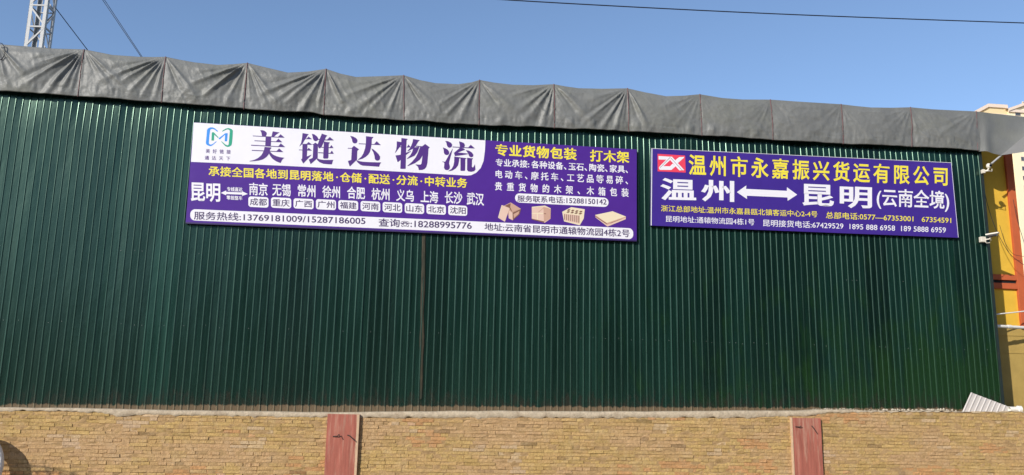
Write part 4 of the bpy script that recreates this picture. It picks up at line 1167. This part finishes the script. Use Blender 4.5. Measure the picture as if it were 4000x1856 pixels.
# ------------------------------------------------------------------ far apartment tower
def tower():
    YT = 250.0
    mwall = mat('cream tower render', (0.74, 0.58, 0.33), 0.8, spec=0.2, var=0.04, scale=0.3)
    mpale = mat('pale tower render', (0.80, 0.70, 0.48), 0.8, spec=0.2, var=0.03, scale=0.3)
    mtrim = mat('tower trim', (0.72, 0.58, 0.47), 0.8, spec=0.2)
    mroof = mat('tower roof tile', (0.35, 0.30, 0.32), 0.7)
    mwin = mat('tower glass', (0.08, 0.09, 0.10), 0.15)
    x0 = W(3866, 430, YT).x; xs = W(3934, 425, YT).x; x1 = W(4250, 425, YT).x
    zt = W(3866, 413, YT).z; ze = W(3950, 428, YT).z
    root = thing('apartment_tower', 'tall cream apartment tower with a gabled top far behind the right end of the shed', 'building', loc=((x0 + x1) / 2, YT, 0))
    inv = Matrix.Translation((-(x0 + x1) / 2, -YT, 0))
    def add(mb, n, m, par=None):
        o = mb.build(n, m, par or root)
        o.matrix_parent_inverse = inv if par is None else Matrix.Identity(4)
        return o
    mb = MB(); mb.box((x0, YT, 0), (xs, YT + 18, zt)); add(mb, 'wall', mwall)
    xm = (xs + x1) / 2
    rise = (xm - xs) * 0.36
    mb = MB(); mb.box((xs, YT - 0.8, 0), (x1, YT + 18, ze)); mb.face([(xs, YT - 0.8, ze), (x1, YT - 0.8, ze), (xm, YT - 0.8, ze + rise)]); add(mb, 'bay_wall', mpale)
    mb = MB(); mb.box((x0 - 0.6, YT - 0.5, zt - 0.6), (xs, YT + 18, zt + 0.5)); add(mb, 'cornice', mtrim)
    mb = MB(); mb.box((x0 - 0.5, YT - 0.3, zt - 3.2), (xs, YT + 0.2, zt - 2.6)); add(mb, 'cornice', mtrim)
    mb = MB(); mb.box((xs - 0.3, YT - 1.3, ze - 1.3), (x1, YT - 0.8, ze - 0.4)); add(mb, 'cornice', mtrim)
    mb = MB()
    for sgn, xe in ((1, xs - 0.8), (-1, x1 + 0.8)):
        z_e = ze - 0.3
        mb.face([(xe, YT - 1.6, z_e), (xm, YT - 1.6, ze + rise + 0.5), (xm, YT + 18, ze + rise + 0.5), (xe, YT + 18, z_e)])
        mb.face([(xe, YT - 1.6, z_e - 0.9), (xe, YT - 1.6, z_e), (xm, YT - 1.6, ze + rise + 0.5), (xm, YT - 1.6, ze + rise - 0.4)][::sgn])
    add(mb, 'roof', [mtrim])
    st_h = abs(W(3990, 622, YT).z - W(3990, 659, YT).z)
    xw = W(3989, 640, YT).x
    zw = W(3989, 624, YT).z
    ztopw = ze - 1.6
    n = 0
    k = -8
    while n < 48 and k < 24:
        z = zw - k * st_h
        k += 1
        if z < 3 or z + 0.8 > ztopw: continue
        for xx in (xw, xw + 4.2):
            mb = MB()
            mb.box((xx - 0.62, YT - 0.86, z - 0.75), (xx + 0.62, YT - 0.79, z + 0.75)); f = add(mb, 'window', mtrim)
            mb = MB(); mb.box((xx - 0.5, YT - 0.89, z - 0.62), (xx + 0.5, YT - 0.84, z + 0.62)); add(mb, 'pane', mwin, f)
            n += 1
    # balcony opening below the gable
    q = W(3968, 440, YT)
    mb = MB(); mb.box((q.x - 1.0, YT - 0.86, q.z - 1.4), (q.x + 1.0, YT - 0.79, q.z + 0.7)); f = add(mb, 'window', mtrim); mb = MB(); mb.box((q.x - 0.85, YT - 0.9, q.z - 1.3), (q.x + 0.85, YT - 0.84, q.z + 0.6)); add(mb, 'pane', mwin, f)
    q = W(3991, 408, YT)
    mb = MB(); mb.box((q.x - 0.5, YT - 0.86, q.z - 1.0), (q.x + 0.5, YT - 0.79, q.z + 0.6)); f = add(mb, 'window', mpale); mb = MB(); mb.box((q.x - 0.3, YT - 0.9, q.z - 0.8), (q.x + 0.3, YT - 0.84, q.z + 0.4)); add(mb, 'pane', mwin, f)
tower()

# ------------------------------------------------------------------ white ring at the lower left
def ring_thing():
    Yr = 28.06
    c = W(-136, 1790, Yr)
    R, r, th = 1.02, 0.57, 0.20
    c.z = R
    root_loc = Vector((c.x, Yr, 0))
    n = 56; prof = []
    for k in range(13):
        pass
    bev = 0.03
    sec = [(r, -th / 2 + bev), (r + bev, -th / 2), (R - bev, -th / 2), (R, -th / 2 + bev), (R, th / 2 - bev), (R - bev, th / 2), (r + bev, th / 2), (r, th / 2 - bev)]
    rows = []
    for j in range(n):
        t = 2 * math.pi * j / n
        rows.append([(c.x + q * math.cos(t), Yr + y, c.z + q * math.sin(t)) for q, y in sec])
    rows.append(rows[0])
    mb = MB(); mb.grid(rows, close=True)
    o = mb.build('concrete_ring', mat('white concrete', (0.70, 0.66, 0.62), 0.7, var=0.08, scale=4, bump=0.2, bscale=25), smooth=False)
    tag(o, 'large white ring standing on edge before the brick wall at the lower left corner', 'ring')
ring_thing()

# ------------------------------------------------------------------ trees behind the viewpoint, mirrored in the green sheet
def tree_belt():
    V, F = [], []
    r = np.random.default_rng(3)
    for k in range(210):
        x = r.uniform(-80, 80)
        y = -r.uniform(30, 44) if x < 0 else -r.uniform(20, 32)
        h = float(np.interp(x, (-80, -36, -24, -8, 4, 14, 80), (15, 16, 19, 25, 30, 33, 36))) * r.uniform(0.72, 1.1)
        for q in range(90):
            d = r.normal(0, 1, 3); d /= np.linalg.norm(d)
            c = np.array((x, y, h * 0.55)) + d * np.array((2.6, 2.2, h * 0.45)) * r.uniform(0.3, 1) ** 0.5
            if c[2] < 0.3: c[2] = 0.3
            s = r.uniform(0.7, 1.6)
            a = r.normal(0, 1, 3); a /= np.linalg.norm(a); b = np.cross(a, r.normal(0, 1, 3)); b /= np.linalg.norm(b)
            i = len(V)
            V += [tuple(c + a * s), tuple(c + b * s * 0.6), tuple(c - a * s), tuple(c - b * s * 0.6)]
            F.append((i, i + 1, i + 2, i + 3))
    o = obj('far_wood', V, F, mat('far leaves', (0.05, 0.07, 0.03), 0.8, var=0.3, scale=0.5))
    tag(o, 'low belt of trees behind the viewpoint, mirrored dimly in the green metal sheets', 'trees', kind='stuff')
tree_belt()

# ------------------------------------------------------------------ sapling out of view at the left; its twigs throw shadows on the brick wall
def sapling():
    bx, by = -16.0, 24.5
    root = thing('bare_sapling', 'small bare sapling left of the view, its twigs throwing streaked shadows on the brick wall', 'tree', loc=(bx, by, 0))
    inv = Matrix.Translation((-bx, -by, 0))
    bark = mat('grey bark', (0.12, 0.09, 0.07), 0.9, var=0.3, scale=12)
    mb = MB(); mb.tube([(bx, by, 0), (bx + 0.04, by, 1.2), (bx - 0.02, by + 0.03, 2.4), (bx + 0.03, by, 4.0)], [0.06, 0.05, 0.035, 0.02], 8)
    o = mb.build('trunk', bark, root, smooth=True); o.matrix_parent_inverse = inv
    r = np.random.default_rng(8)
    for (z0, dx, dz, rad) in ((3.95, 3.4, -0.55, 0.030), (3.75, 2.9, -0.25, 0.026), (3.6, 3.3, -0.45, 0.026), (3.45, 2.4, 0.0, 0.022), (3.8, -1.2, 0.2, 0.018), (3.3, -1.4, 0.3, 0.016)):
        mb = MB()
        P = [Vector((bx, by, z0)) + Vector((dx * t, 0.25 * math.sin(3 * t + z0), dz * t * t + 0.12 * math.sin(math.pi * t))) for t in [k / 7 for k in range(8)]]
        mb.tube(P, [rad * (1 - 0.75 * k / 7) for k in range(8)], 6)
        for q in range(14):
            a = P[r.integers(3, 8)]
            mb.tube([a, a + Vector((0.35 * np.sign(dx) * r.uniform(0.3, 1), r.uniform(-0.2, 0.2), r.uniform(-0.35, 0.25)))], [0.012, 0.006], 5)
        o = mb.build('branch', bark, root, smooth=True); o.matrix_parent_inverse = inv
sapling()
